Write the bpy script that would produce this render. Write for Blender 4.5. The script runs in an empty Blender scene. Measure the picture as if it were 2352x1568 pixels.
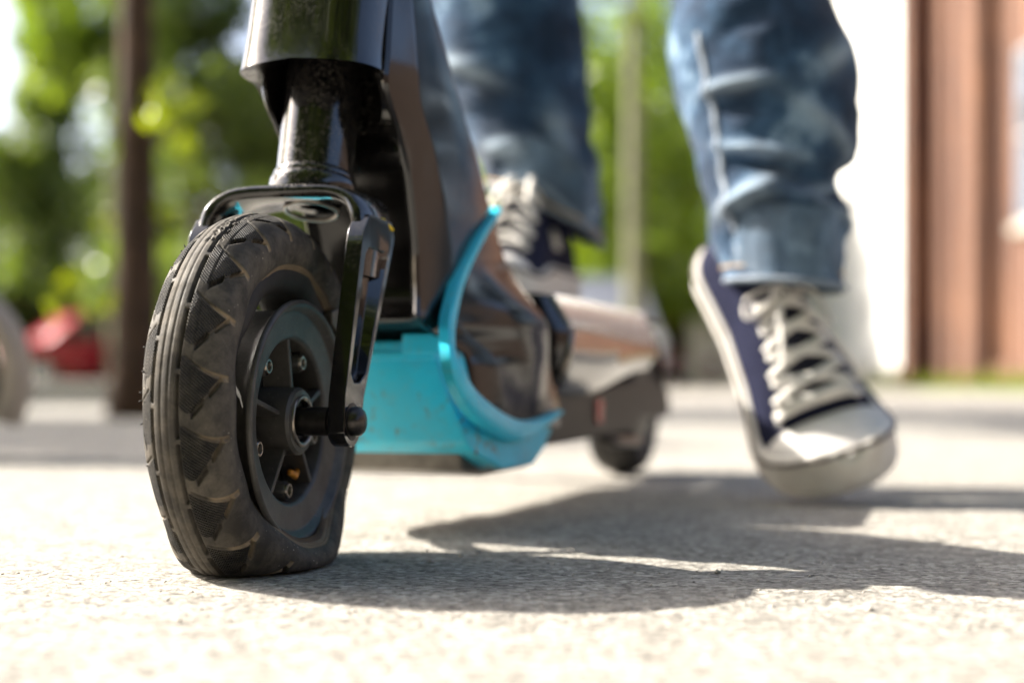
import bpy, bmesh, math, random
import numpy as np
from mathutils import Vector, Matrix

rng = np.random.default_rng(7)
random.seed(7)
sc = bpy.context.scene
col = sc.collection

# ------------------------------------------------------------------ camera, sky, sun, exposure
CAM_H = 0.1064
cam_d = bpy.data.cameras.new('camera')
cam = bpy.data.objects.new('camera', cam_d)
col.objects.link(cam)
cam.location = (0, 0, CAM_H)
cam.rotation_euler = (math.radians(90), 0, 0)
cam_d.sensor_width = 36.0
cam_d.lens = 50.0
cam_d.shift_y = 96.0 / 2352.0
cam_d.clip_start = 0.02
cam_d.clip_end = 2000
cam_d.dof.use_dof = True
cam_d.dof.focus_distance = 0.775
cam_d.dof.aperture_fstop = 3.1
sc.camera = cam

SUN = Vector((-1.27, 0.50, 1.0)).normalized()
elev = math.asin(SUN.z)
w = bpy.data.worlds.new('World')
sc.world = w
w.use_nodes = True
nt = w.node_tree
sky = nt.nodes.new('ShaderNodeTexSky')
sky.sky_type = 'NISHITA'
sky.sun_disc = False
sky.sun_elevation = elev
sky.sun_rotation = math.atan2(SUN.x, SUN.y)
sky.air_density = 0.7
sky.dust_density = 4.0
sky.ozone_density = 0.6
nt.nodes['Background'].inputs['Strength'].default_value = 0.12
nt.links.new(sky.outputs[0], nt.nodes['Background'].inputs['Color'])

sl = bpy.data.lights.new('sun', 'SUN')
sl.energy = 4.6
sl.angle = math.radians(0.5)
sl.color = (1.0, 0.94, 0.845)
so = bpy.data.objects.new('sun', sl)
col.objects.link(so)
so.rotation_euler = SUN.to_track_quat('Z', 'Y').to_euler()

sc.view_settings.view_transform = 'Standard'
sc.view_settings.look = 'None'
sc.view_settings.exposure = 1.72
sc.view_settings.gamma = 1.0
sc.cycles.use_denoising = True
sc.cycles.max_bounces = 8
sc.cycles.transparent_max_bounces = 6
sc.cycles.sample_clamp_indirect = 6.0

# ------------------------------------------------------------------ materials
class M:
    def __init__(s, name):
        s.m = bpy.data.materials.new(name); s.m.use_nodes = True
        s.t = s.m.node_tree; s.b = s.t.nodes['Principled BSDF']
        s.out = s.t.nodes['Material Output']
        s._tc = None
    def n(s, typ, **kw):
        nd = s.t.nodes.new(typ)
        for k, v in kw.items():
            if k in nd.inputs.keys() if hasattr(nd.inputs, 'keys') else False: nd.inputs[k].default_value = v
            else: setattr(nd, k, v)
        return nd
    def l(s, a, b): s.t.links.new(a, b)
    def set(s, **kw):
        for k, v in kw.items():
            s.b.inputs[k.replace('_', ' ')].default_value = v
        return s
    def co(s, kind='Object'):
        if s._tc is None: s._tc = s.n('ShaderNodeTexCoord')
        return s._tc.outputs[kind]
    def noise(s, scale, detail=4, rough=0.55, vec=None, stretch=None):
        nd = s.n('ShaderNodeTexNoise')
        nd.inputs['Scale'].default_value = scale; nd.inputs['Detail'].default_value = detail
        nd.inputs['Roughness'].default_value = rough
        v = vec or s.co()
        if stretch:
            mp = s.n('ShaderNodeMapping'); mp.inputs['Scale'].default_value = stretch
            s.l(v, mp.inputs['Vector']); v = mp.outputs[0]
        s.l(v, nd.inputs['Vector']); return nd.outputs['Fac']
    def ramp(s, fac, stops):
        nd = s.n('ShaderNodeValToRGB'); e = nd.color_ramp.elements
        while len(e) < len(stops): e.new(0.5)
        for i, (p, c) in enumerate(stops):
            e[i].position = p; e[i].color = (c[0], c[1], c[2], 1) if not isinstance(c, (int, float)) else (c, c, c, 1)
        s.l(fac, nd.inputs['Fac']); return nd.outputs['Color']
    def mix(s, fac, a, b, mode='MIX'):
        nd = s.n('ShaderNodeMix'); nd.data_type = 'RGBA'; nd.blend_type = mode
        for k, v in ((0, fac), (6, a), (7, b)):
            sock = nd.inputs[k]
            if isinstance(v, bpy.types.NodeSocket): s.l(v, sock)
            elif isinstance(v, (int, float)): sock.default_value = v if k == 0 else (v, v, v, 1)
            else: sock.default_value = (v[0], v[1], v[2], 1)
        return nd.outputs[2]
    def math(s, op, a, b=0.0, c=None):
        nd = s.n('ShaderNodeMath'); nd.operation = op
        for i, v in enumerate((a, b, c)):
            if v is None: continue
            if isinstance(v, bpy.types.NodeSocket): s.l(v, nd.inputs[i])
            else: nd.inputs[i].default_value = v
        return nd.outputs[0]
    def color(s, sock): s.l(sock, s.b.inputs['Base Color']); return s
    def rough(s, sock): s.l(sock, s.b.inputs['Roughness']); return s
    def bump(s, h, strength=0.5, dist=0.001, chain=None):
        nd = s.n('ShaderNodeBump'); nd.inputs['Strength'].default_value = strength
        nd.inputs['Distance'].default_value = dist
        s.l(h, nd.inputs['Height'])
        if chain is not None: s.l(chain, nd.inputs['Normal'])
        s.l(nd.outputs[0], s.b.inputs['Normal']); return nd.outputs[0]
    def attr(s, name):
        nd = s.n('ShaderNodeAttribute'); nd.attribute_name = name; return nd.outputs['Fac']

def simple(name, c, r=0.5, metal=0.0, var=0.25, scale=60, bump=0.0, coat=0.0, spec=0.5, bdist=0.0005):
    m = M(name); m.set(Roughness=r, Metallic=metal, Coat_Weight=coat, Specular_IOR_Level=spec)
    f = m.noise(scale, 5)
    lo = [x * (1 - var) for x in c]; hi = [min(1, x * (1 + var)) for x in c]
    m.color(m.ramp(f, [(0.3, lo), (0.7, hi)]))
    if bump: m.bump(m.noise(scale * 4, 4), bump, bdist)
    return m.m

MAT = {}
# rubber with dust in the grooves
def rubber_tread():
    m = M('rubber_tread')
    gr = m.attr('groove'); ha = m.attr('hatch'); bd = m.attr('dust')
    uv = m.co('UV')
    base = m.ramp(m.noise(35, 5), [(0.3, (0.018, 0.0160, 0.0135)), (0.7, (0.040, 0.0350, 0.0290))])
    dustn = m.ramp(m.noise(70, 6, 0.7), [(0.42, 0.0), (0.72, 1.0)])
    base = m.mix(m.math('MULTIPLY', dustn, 0.50), base, (0.20, 0.17, 0.13))
    brn = m.mix(m.ramp(m.noise(55, 5), [(0.3, 0.0), (0.7, 1.0)]), (0.19, 0.14, 0.085), (0.34, 0.265, 0.175))
    gn = m.math('MULTIPLY', gr, m.ramp(m.noise(28, 4), [(0.28, 0.35), (0.46, 1.0)]))
    base = m.mix(gn, base, brn)
    base = m.mix(m.math('MULTIPLY', bd, m.ramp(m.noise(60, 5), [(0.3, 0.45), (0.6, 1.0)])), base, (0.24, 0.175, 0.105))
    # grit specks
    vo = m.n('ShaderNodeTexVoronoi'); vo.inputs['Scale'].default_value = 330; m.l(m.co(), vo.inputs['Vector'])
    sp = m.math('MULTIPLY', m.ramp(vo.outputs['Distance'], [(0.10, 1.0), (0.20, 0.0)]),
                m.ramp(m.noise(22, 3), [(0.5, 0.0), (0.62, 1.0)]))
    rnd = m.ramp(vo.outputs['Color'], [(0.55, 0.0), (0.6, 1.0)])
    sp = m.math('MULTIPLY', sp, rnd)
    base = m.mix(sp, base, (0.42, 0.37, 0.30))
    m.color(base)
    m.rough(m.ramp(m.noise(90, 4), [(0.3, 0.62), (0.7, 0.85)])); m.set(Specular_IOR_Level=0.32)
    # fine hatching moulded on the blocks
    sx = m.n('ShaderNodeSeparateXYZ'); m.l(uv, sx.inputs[0])
    base = m.mix(m.math('MULTIPLY', m.math('SUBTRACT', 1.0, ha), 0.12), base, (0.16, 0.14, 0.115)); base = m.mix(m.math('MULTIPLY', ha, 0.2), base, (0.010, 0.009, 0.008)); m.color(base)
    d = m.math('ADD', sx.outputs[0], m.math('MULTIPLY', sx.outputs[1], 0.9))
    wv = m.math('SINE', m.math('MULTIPLY', d, 2 * math.pi / 1.9))
    d2 = m.math('SUBTRACT', sx.outputs[0], m.math('MULTIPLY', sx.outputs[1], 1.4))
    wv2 = m.math('SINE', m.math('MULTIPLY', d2, 2 * math.pi / 2.0))
    hh = m.math('MULTIPLY', m.math('ADD', wv, m.math('MULTIPLY', wv2, 0.35)), ha)
    b1 = m.bump(hh, 1.0, 0.0016)
    m.bump(m.noise(500, 4, 0.6), 0.35, 0.0004, b1)
    return m.m
MAT['tread'] = rubber_tread()
MAT['rubber'] = simple('rubber_plain', (0.022, 0.02, 0.018), 0.7, var=0.4, scale=60, bump=0.3)
MAT['rubber_inside'] = simple('rubber_inside', (0.10, 0.062, 0.035), 0.8, var=0.4, scale=50, bump=0.3)

def gloss_black(name='black_gloss_paint', base=(0.003, 0.003, 0.0032), dust=0.25, r=0.06, dcol=(0.20, 0.18, 0.155), thr=0.52, coat=0.5):
    m = M(name)
    m.set(Coat_Weight=0.7, Coat_Roughness=0.06, Specular_IOR_Level=0.6)
    n1 = m.noise(420, 3, 0.6); n2 = m.noise(14, 5, 0.6)
    geo = m.n('ShaderNodeNewGeometry'); sp = m.n('ShaderNodeSeparateXYZ'); m.l(geo.outputs['Normal'], sp.inputs[0])
    up = m.ramp(sp.outputs[2], [(0.35, 0.35), (0.9, 1.0)])
    f = m.math('MULTIPLY', m.ramp(n1, [(thr, 0.0), (thr + 0.14, 1.0)]), m.ramp(n2, [(0.4, 0.05), (0.68, 1.0)]))
    f = m.math('MULTIPLY', m.math('MULTIPLY', f, up), dust)
    m.color(m.mix(f, base, dcol))
    m.rough(m.mix(f, m.ramp(m.noise(40, 4), [(0.3, r), (0.75, r + 0.10)]), 0.8))
    m.bump(m.noise(900, 3), 0.05, 0.0002)
    m.set(Coat_Weight=coat)
    return m.m
MAT['gloss'] = gloss_black()
MAT['gloss_dusty'] = gloss_black('black_gloss_paint_dusty', dust=0.8, thr=0.46)
MAT['satin'] = gloss_black('black_satin_frame', base=(0.005, 0.0045, 0.0045), dust=0.22, r=0.10, coat=0.0)
MAT['matte'] = simple('black_matte_plastic', (0.009, 0.009, 0.009), 0.5, spec=0.3, var=0.35, scale=30, bump=0.2)
def rim_paint():
    m = M('rim_dusty_black_paint')
    f = m.ramp(m.noise(45, 6, 0.65), [(0.35, 0.0), (0.7, 1.0)])
    c = m.mix(f, (0.030, 0.028, 0.026), (0.085, 0.078, 0.068))
    sp = m.ramp(m.noise(600, 2), [(0.68, 0.0), (0.75, 1.0)])
    m.color(m.mix(m.math('MULTIPLY', sp, 0.6), c, (0.25, 0.22, 0.18)))
    m.set(Roughness=0.42, Specular_IOR_Level=0.5)
    m.bump(m.noise(700, 4), 0.15, 0.0003)
    return m.m
MAT['rim'] = rim_paint()
MAT['cast'] = simple('cast_black_pocket', (0.012, 0.011, 0.010), 0.6, var=0.5, scale=60, bump=0.2)
MAT['steel'] = simple('worn_steel', (0.34, 0.30, 0.26), 0.34, metal=1.0, var=0.3, scale=150)
MAT['darksteel'] = simple('blackened_steel', (0.05, 0.045, 0.042), 0.30, metal=0.8, var=0.4, scale=120)
MAT['rust'] = simple('rust_orange', (0.34, 0.15, 0.03), 0.8, var=0.5, scale=200, bump=0.4)
MAT['yellow'] = simple('yellow_mark_paint', (0.85, 0.62, 0.02), 0.4, var=0.1)
MAT['red'] = simple('red_reflector_plastic', (0.45, 0.02, 0.015), 0.25, var=0.2)
MAT['orange'] = simple('orange_grease', (0.62, 0.26, 0.03), 0.4, var=0.4, scale=300)

def blue_plastic(name, rust):
    m = M(name)
    n = m.noise(30, 4)
    c = m.ramp(n, [(0.3, (0.02, 0.58, 0.80)), (0.7, (0.04, 0.66, 0.88))])
    scuff = m.math('MULTIPLY', m.ramp(m.noise(160, 5, 0.7), [(0.5, 0.0), (0.7, 1.0)]), 0.35)
    c = m.mix(scuff, c, (0.18, 0.46, 0.52))
    if rust:
        f = m.ramp(m.noise(85, 5, 0.7), [(0.55, 0.0), (0.63, 1.0)])
        f = m.math('MULTIPLY', f, m.ramp(m.noise(26, 2), [(0.42, 0.0), (0.55, 0.95)]))
        c = m.mix(f, c, (0.20, 0.095, 0.045))
        c = m.mix(m.ramp(m.noise(12, 3), [(0.45, 0.0), (0.8, 0.4)]), c, (0.25, 0.42, 0.43))
    m.color(c); m.set(Roughness=0.36)
    m.bump(m.noise(400, 3), 0.08, 0.0003)
    return m.m
MAT['blue'] = blue_plastic('cyan_blue_plastic', False)
MAT['blue_rust'] = blue_plastic('cyan_blue_plastic_scuffed', True)
MAT['tray'] = simple('dusty_aluminium_tray', (0.16, 0.145, 0.125), 0.45, metal=0.5, var=0.4, scale=40, bump=0.1)
MAT['edge_sky'] = simple('sky_reflection_edge', (0.62, 0.64, 0.67), 0.22, metal=0.9, var=0.06, scale=30)  # bluish silver puts the sky's reflection into the shoulder colour
MAT['grip'] = simple('grip_mat', (0.03, 0.03, 0.03), 0.8, var=0.3, scale=120, bump=0.4)

def denim():
    m = M('denim')
    big = m.noise(13, 7, 0.68); fine = m.noise(260, 3, 0.6, stretch=(1, 1, 0.25))
    c = m.ramp(big, [(0.30, (0.004, 0.012, 0.027)), (0.46, (0.011, 0.031, 0.068)), (0.57, (0.033, 0.080, 0.150)), (0.66, (0.20, 0.30, 0.41))])
    wear_and_light = m.attr('wear_and_light')  # pale on worn denim and, painted in, on sunlit fold ridges
    c = m.mix(m.math('MULTIPLY', wear_and_light, m.ramp(m.noise(40, 4), [(0.3, 0.4), (0.7, 1.0)])), c, (0.36, 0.45, 0.53))
    c = m.mix(m.math('MULTIPLY', m.ramp(fine, [(0.45, 0.0), (0.75, 1.0)]), 0.22), c, (0.07, 0.10, 0.14))
    m.color(c); m.set(Roughness=0.9, Sheen_Weight=0.12, Sheen_Roughness=0.5, Specular_IOR_Level=0.2)
    uvn = m.noise(1100, 2)
    m.bump(uvn, 0.5, 0.0005)
    return m.m
MAT['denim'] = denim()
MAT['denim_in'] = simple('denim_inside', (0.22, 0.26, 0.31), 0.9, var=0.2, scale=200)
MAT['thread'] = simple('hem_thread', (0.35, 0.24, 0.12), 0.8)
MAT['canvas'] = simple('navy_canvas', (0.011, 0.013, 0.036), 0.85, spec=0.15, var=0.3, scale=300, bump=0.5)
MAT['canvas_lt'] = simple('navy_canvas_tongue', (0.010, 0.011, 0.026), 0.9, var=0.3, scale=300, bump=0.5)
def sole_white():
    m = M('shoe_rubber_white')
    f = m.ramp(m.noise(40, 5), [(0.4, 0.0), (0.75, 1.0)])
    m.color(m.mix(m.math('MULTIPLY', f, 0.5), (0.80, 0.77, 0.72), (0.55, 0.47, 0.38)))
    m.set(Roughness=0.5); m.bump(m.noise(300, 3), 0.1, 0.0004); return m.m
MAT['sole'] = sole_white()
MAT['toecap'] = simple('toe_cap_rubber', (0.78, 0.75, 0.71), 0.42, var=0.05, scale=50)
MAT['lace'] = simple('lace_cotton', (0.78, 0.75, 0.70), 0.9, var=0.1, scale=400, bump=0.4)
MAT['stripe'] = simple('sole_stripe', (0.10, 0.08, 0.07), 0.6)
MAT['eyelet'] = simple('eyelet_metal', (0.75, 0.75, 0.75), 0.18, metal=1.0, var=0.05)
MAT['skin'] = simple('skin', (0.55, 0.34, 0.25), 0.5, var=0.1)
MAT['shirt'] = simple('grey_sweatshirt', (0.25, 0.26, 0.28), 0.9, var=0.1)
MAT['hair'] = simple('brown_hair', (0.05, 0.03, 0.02), 0.6)

def ground_mat():
    m = M('worn_pale_stone_paving')
    v = m.co('Object')
    n1 = m.noise(2.2, 5, 0.6); n2 = m.noise(26, 6, 0.65); n3 = m.noise(190, 5, 0.7); 
    c = m.ramp(n2, [(0.28, (0.225, 0.209, 0.182)), (0.5, (0.355, 0.334, 0.294)), (0.75, (0.46, 0.436, 0.392))])
    c = m.mix(m.ramp(n1, [(0.3, 0.0), (0.75, 0.35)]), c, (0.30, 0.280, 0.245))
    c = m.mix(m.math('MULTIPLY', m.ramp(n3, [(0.36, 1.0), (0.50, 0.0)]), 0.85), c, (0.085, 0.073, 0.060))
    vo = m.n('ShaderNodeTexVoronoi'); vo.inputs['Scale'].default_value = 240; m.l(v, vo.inputs['Vector'])
    lite = m.math('MULTIPLY', m.ramp(vo.outputs['Color'], [(0.72, 0.0), (0.8, 1.0)]), 0.35)
    c = m.mix(lite, c, (0.66, 0.63, 0.57))
    vf = m.n('ShaderNodeTexVoronoi'); vf.inputs['Scale'].default_value = 300; vf.inputs['Randomness'].default_value = 1.0
    mpf = m.n('ShaderNodeMapping'); mpf.inputs['Scale'].default_value = (0.7, 1.0, 1.0); m.l(v, mpf.inputs['Vector']); m.l(mpf.outputs[0], vf.inputs['Vector'])
    sep = m.n('ShaderNodeSeparateColor'); m.l(vf.outputs['Color'], sep.inputs[0])
    c = m.mix(1.0, c, m.ramp(sep.outputs[0], [(0.0, 0.50), (0.35, 0.90), (0.7, 1.08), (1.0, 1.25)]), 'MULTIPLY')
    m.color(c); m.set(Roughness=0.88, Specular_IOR_Level=0.3)
    b1 = m.bump(m.noise(60, 5, 0.6), 0.5, 0.003)
    b2 = m.bump(n3, 0.8, 0.0022, b1)
    m.bump(vo.outputs['Distance'], 0.5, 0.0016, b2)
    return m.m
MAT['ground'] = ground_mat()
MAT['grit'] = simple('stone_grit', (0.42, 0.38, 0.33), 0.85, var=0.5, scale=90)
MAT['kerb'] = simple('kerb_stone', (0.42, 0.39, 0.33), 0.85, var=0.2, scale=6, bump=0.3, bdist=0.01)

def leaf_mat(name, lo, hi, trans):
    m = M(name)
    geo = m.n('ShaderNodeNewGeometry')
    c = m.ramp(geo.outputs['Random Per Island'], [(0.0, lo), (1.0, hi)])
    m.color(c); m.set(Roughness=0.33)
    tr = m.n('ShaderNodeBsdfTranslucent')
    m.l(m.mix(1.0, c, trans, 'MULTIPLY'), tr.inputs['Color'])
    mx = m.n('ShaderNodeMixShader'); mx.inputs[0].default_value = 0.5
    m.l(m.b.outputs[0], mx.inputs[1]); m.l(tr.outputs[0], mx.inputs[2]); m.l(mx.outputs[0], m.out.inputs['Surface'])
    return m.m
MAT['leaf_a'] = leaf_mat('leaf_mid_green', (0.085, 0.14, 0.018), (0.20, 0.27, 0.034), (1.7, 1.7, 0.6))
MAT['leaf_b'] = leaf_mat('leaf_dark_green', (0.050, 0.085, 0.020), (0.16, 0.21, 0.050), (1.7, 1.7, 0.7))
MAT['leaf_c'] = leaf_mat('leaf_yellow_green', (0.24, 0.30, 0.012), (0.40, 0.46, 0.020), (1.8, 1.8, 0.4))
MAT['bark'] = simple('brown_bark', (0.058, 0.030, 0.014), 0.9, var=0.5, scale=14, bump=0.8, bdist=0.01)
MAT['bark_pale'] = simple('pale_bark', (0.20, 0.20, 0.12), 0.9, var=0.3, scale=6, bump=0.5, bdist=0.01)
MAT['grass'] = simple('grass_blades', (0.10, 0.13, 0.02), 0.6, var=0.5, scale=9)

def brick_mat():
    m = M('red_brick')
    bt = m.n('ShaderNodeTexBrick'); bt.inputs['Scale'].default_value = 4.4
    bt.inputs['Color1'].default_value = (0.150, 0.052, 0.022, 1); bt.inputs['Color2'].default_value = (0.085, 0.032, 0.016, 1)
    bt.inputs['Mortar'].default_value = (0.25, 0.20, 0.16, 1); bt.inputs['Mortar Size'].default_value = 0.02
    cm = m.n('ShaderNodeCombineXYZ'); sp = m.n('ShaderNodeSeparateXYZ'); m.l(m.co(), sp.inputs[0])
    m.l(m.math('ADD', sp.outputs[0], sp.outputs[1]), cm.inputs[0]); m.l(sp.outputs[2], cm.inputs[1])
    m.l(cm.outputs[0], bt.inputs['Vector'])
    st = m.noise(1.6, 5, 0.65, stretch=(1, 1, 0.12))
    c = m.mix(m.ramp(st, [(0.35, 0.0), (0.7, 0.75)]), bt.outputs['Color'], (0.075, 0.033, 0.022))
    c = m.mix(m.ramp(m.noise(2.7, 4, stretch=(1, 1, 0.2)), [(0.5, 0.0), (0.7, 0.8)]), c, (0.26, 0.125, 0.065))
    m.color(c); m.set(Roughness=0.9); return m.m
MAT['brick'] = brick_mat()
MAT['dark_brick'] = simple('dark_reflected_brick', (0.055, 0.036, 0.027), 0.9, var=0.5, scale=3)  # brick darkened to keep the unseen wing dim in reflections
MAT['white_wall'] = simple('white_render', (0.78, 0.77, 0.73), 0.85, var=0.08, scale=2)
MAT['cream_wall'] = simple('cream_garden_wall', (0.50, 0.47, 0.40), 0.85, var=0.12, scale=1.5)
MAT['glass'] = simple('window_glass', (0.16, 0.21, 0.27), 0.08, var=0.1, scale=2, spec=0.9)
MAT['carglass'] = simple('car_glass', (0.02, 0.03, 0.035), 0.05, var=0.1, spec=0.9)
MAT['frame_white'] = simple('window_frame_white', (0.42, 0.43, 0.44), 0.5, var=0.05)
def car_paint(name, c):
    m = M(name); m.set(Roughness=0.3, Coat_Weight=1.0, Coat_Roughness=0.04)
    m.color(m.ramp(m.noise(3, 3), [(0.3, [x * .92 for x in c]), (0.7, c)])); return m.m
MAT['car_red'] = car_paint('car_paint_red', (0.40, 0.008, 0.026))
MAT['car_dkred'] = car_paint('car_paint_dark_red', (0.16, 0.012, 0.018))
MAT['car_silver'] = car_paint('car_paint_silver', (0.50, 0.53, 0.57))
MAT['hubcap'] = simple('hubcap_silver', (0.65, 0.66, 0.68), 0.25, metal=0.8, var=0.05)
MAT['lamp_glass'] = simple('lamp_glass', (0.75, 0.77, 0.78), 0.1, var=0.05)
MAT['taupe'] = simple('taupe_plastic', (0.34, 0.28, 0.22), 0.5, var=0.1, scale=20)
MAT['pale_glint'] = simple('pale_highlight', (0.5, 0.52, 0.56), 0.35, var=0.08, scale=20)  # bluish pale colour for the highlight on top of the mudguard

# ------------------------------------------------------------------ mesh helpers
def tagp(o, label=None, cat=None, group=None, kind=None):
    if label: o['label'] = label
    if cat: o['category'] = cat
    if group: o['group'] = group
    if kind: o['kind'] = kind
    return o

def empty(name, loc, label, cat, group=None):
    o = bpy.data.objects.new(name, None); col.objects.link(o)
    o.location = loc; o['wo'] = 0
    del o['wo']
    ORG[o.name] = Vector(loc)
    return tagp(o, label, cat, group)
ORG = {}

def raw_mesh(name, verts, faces, smooth=True):
    me = bpy.data.meshes.new(name)
    v = np.asarray(verts, dtype=np.float32).reshape(-1, 3)
    if isinstance(faces, np.ndarray):
        k = faces.shape[1]; nf = faces.shape[0]
        me.vertices.add(len(v)); me.vertices.foreach_set('co', v.ravel())
        me.loops.add(nf * k); me.loops.foreach_set('vertex_index', faces.astype(np.int32).ravel())
        me.polygons.add(nf); me.polygons.foreach_set('loop_start', np.arange(0, nf * k, k, dtype=np.int32))
        me.update(calc_edges=True)
    else:
        me.from_pydata([tuple(map(float, p)) for p in v], [], faces)
    if smooth:
        me.polygons.foreach_set('use_smooth', np.ones(len(me.polygons), dtype=bool))
    me.validate()
    return me

def mk(name, verts, faces, mat, parent=None, smooth=True, origin=None, bevel=0, subsurf=0, seg=2, angle=30, sharp=None):
    """verts in world space; parent is an unrotated object, so only its origin is subtracted"""
    v = np.asarray(verts, dtype=np.float64).reshape(-1, 3)
    o0 = Vector((0, 0, 0))
    if parent is not None: o0 = ORG[parent.name]
    elif origin is not None: o0 = Vector(origin)
    v = v - np.array(o0)
    me = raw_mesh(name, v, faces, smooth)
    bm = bmesh.new(); bm.from_mesh(me); bmesh.ops.recalc_face_normals(bm, faces=bm.faces); bm.to_mesh(me); bm.free()
    o = bpy.data.objects.new(name, me); col.objects.link(o)
    if isinstance(mat, str): mat = MAT[mat]
    if mat: me.materials.append(mat)
    if parent is not None:
        o.parent = parent
    else:
        o.location = o0
    ORG[o.name] = o0
    if sharp is not None: me.set_sharp_from_angle(angle=math.radians(sharp))
    if bevel:
        md = o.modifiers.new('bevel', 'BEVEL'); md.width = bevel; md.segments = seg; md.limit_method = 'ANGLE'; md.angle_limit = math.radians(angle)
        md.harden_normals = True
    if subsurf:
        md = o.modifiers.new('sub', 'SUBSURF'); md.levels = subsurf; md.render_levels = subsurf
    return o

def grid_faces(nu, nv, cu=False, cv=False):
    iu = np.arange(nu if cu else nu - 1); iv = np.arange(nv if cv else nv - 1)
    U, V = np.meshgrid(iu, iv, indexing='ij')
    a = U * nv + V; b = ((U + 1) % nu) * nv + V; c = ((U + 1) % nu) * nv + (V + 1) % nv; d = U * nv + (V + 1) % nv
    return np.stack([a, b, c, d], -1).reshape(-1, 4)

class Frame:
    def __init__(s, O, deg):
        t = math.radians(deg); s.O = np.array([O[0], O[1], 0.0])
        s.u = np.array([math.sin(t), math.cos(t), 0]); s.n = np.array([math.cos(t), -math.sin(t), 0]); s.z = np.array([0, 0, 1.0])
    def __call__(s, a, b, z):
        a, b, z = np.broadcast_arrays(np.asarray(a, float), np.asarray(b, float), np.asarray(z, float))
        return s.O + a[..., None] * s.u + b[..., None] * s.n + z[..., None] * s.z
BODY = Frame((-0.136, 0.829), 17.6)      # a rearwards, b towards the kerb side (image right), z up
STEER = Frame((-0.146, 0.829), 15.0)     # the front wheel is turned a few degrees

def box(name, F, a0, a1, b0, b1, z0, z1, mat, parent, bevel=0.0, **kw):
    p = [(a, b, z) for a in (a0, a1) for b in (b0, b1) for z in (z0, z1)]
    p = np.array(p); v = F(p[:, 0], p[:, 1], p[:, 2])
    f = [(0, 1, 3, 2), (4, 6, 7, 5), (0, 4, 5, 1), (2, 3, 7, 6), (0, 2, 6, 4), (1, 5, 7, 3)]
    return mk(name, v, f, mat, parent, smooth=bevel > 0, bevel=bevel, **kw)

def wbox(name, x0, x1, y0, y1, z0, z1, mat, parent=None, bevel=0.0, **kw):
    p = [(a, b, z) for a in (x0, x1) for b in (y0, y1) for z in (z0, z1)]
    f = [(0, 1, 3, 2), (4, 6, 7, 5), (0, 4, 5, 1), (2, 3, 7, 6), (0, 2, 6, 4), (1, 5, 7, 3)]
    return mk(name, p, f, mat, parent, smooth=bevel > 0, bevel=bevel, **kw)

def extrude(name, F, poly, b0, b1, mat, parent, bevel=0.0, **kw):
    """poly in (a, z), extruded from b0 to b1"""
    n = len(poly); p = np.array(poly)
    v = np.concatenate([F(p[:, 0], b0, p[:, 1]), F(p[:, 0], b1, p[:, 1])])
    f = [tuple(range(n - 1, -1, -1)), tuple(range(n, 2 * n))] + [(i, (i + 1) % n, n + (i + 1) % n, n + i) for i in range(n)]
    return mk(name, v, f, mat, parent, smooth=bevel > 0, bevel=bevel, **kw)

def lathe_b(name, F, prof, mat, parent, ac=0.0, zc=0.0, seg=64, closed=False, **kw):
    """prof: list of (r, b) turned about the axle (b axis) at (ac, zc)"""
    p = np.array(prof); t = np.linspace(0, 2 * math.pi, seg, endpoint=False)
    a = ac + np.sin(t)[:, None] * p[None, :, 0]; z = zc + np.cos(t)[:, None] * p[None, :, 0]; b = np.broadcast_to(p[None, :, 1], a.shape)
    return mk(name, F(a, b, z), grid_faces(seg, len(p), True, closed), mat, parent, **kw)

def axis_frame(d):
    d = np.array(d, float); d /= np.linalg.norm(d)
    h = np.array([0, 0, 1.0]) if abs(d[2]) < 0.9 else np.array([1.0, 0, 0])
    s = np.cross(d, h); s /= np.linalg.norm(s); return d, s, np.cross(s, d)

def lathe_ax(name, p0, d, prof, mat, parent, seg=48, closed=False, **kw):
    """prof: (r, distance along the axis d from p0)"""
    d, s, t = axis_frame(d); p = np.array(prof); ang = np.linspace(0, 2 * math.pi, seg, endpoint=False)
    ring = np.cos(ang)[:, None] * s + np.sin(ang)[:, None] * t
    v = np.array(p0) + p[None, :, 1, None] * d + p[None, :, 0, None] * ring[:, None, :]
    return mk(name, v, grid_faces(seg, len(p), True, closed), mat, parent, **kw)

def catmull(pts, n):
    P = np.array(pts, float); P = np.vstack([2 * P[0] - P[1], P, 2 * P[-1] - P[-2]])
    out = []; m = len(P) - 3
    for k in range(n):
        x = k / (n - 1) * m; i = min(int(x), m - 1); t = x - i
        p0, p1, p2, p3 = P[i:i + 4]
        out.append(0.5 * ((2 * p1) + (-p0 + p2) * t + (2 * p0 - 5 * p1 + 4 * p2 - p3) * t * t + (-p0 + 3 * p1 - 3 * p2 + p3) * t ** 3))
    return np.array(out)

def tube_data(path, rad, seg=12, flat=1.0, up=None, cap=True):
    P = np.array(path, float); n = len(P); rad = np.broadcast_to(np.asarray(rad, float), (n,))
    T = np.gradient(P, axis=0); T /= np.linalg.norm(T, axis=1)[:, None] + 1e-12
    ang = np.linspace(0, 2 * math.pi, seg, endpoint=False); V = []
    ref = np.array([0, 0, 1.0]) if up is None else np.array(up, float)
    for i in range(n):
        r = ref if abs(np.dot(T[i], ref)) < 0.97 else np.array([1.0, 0.2, 0])
        s = np.cross(T[i], r); s /= np.linalg.norm(s); q = np.cross(s, T[i])
        V.append(P[i] + rad[i] * (np.cos(ang)[:, None] * s + flat * np.sin(ang)[:, None] * q))
    V = np.concatenate(V); f = [tuple(x) for x in grid_faces(n, seg, False, True)]
    if cap: f += [tuple(range(seg)), tuple(range((n - 1) * seg, n * seg))]
    return V, f

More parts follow.
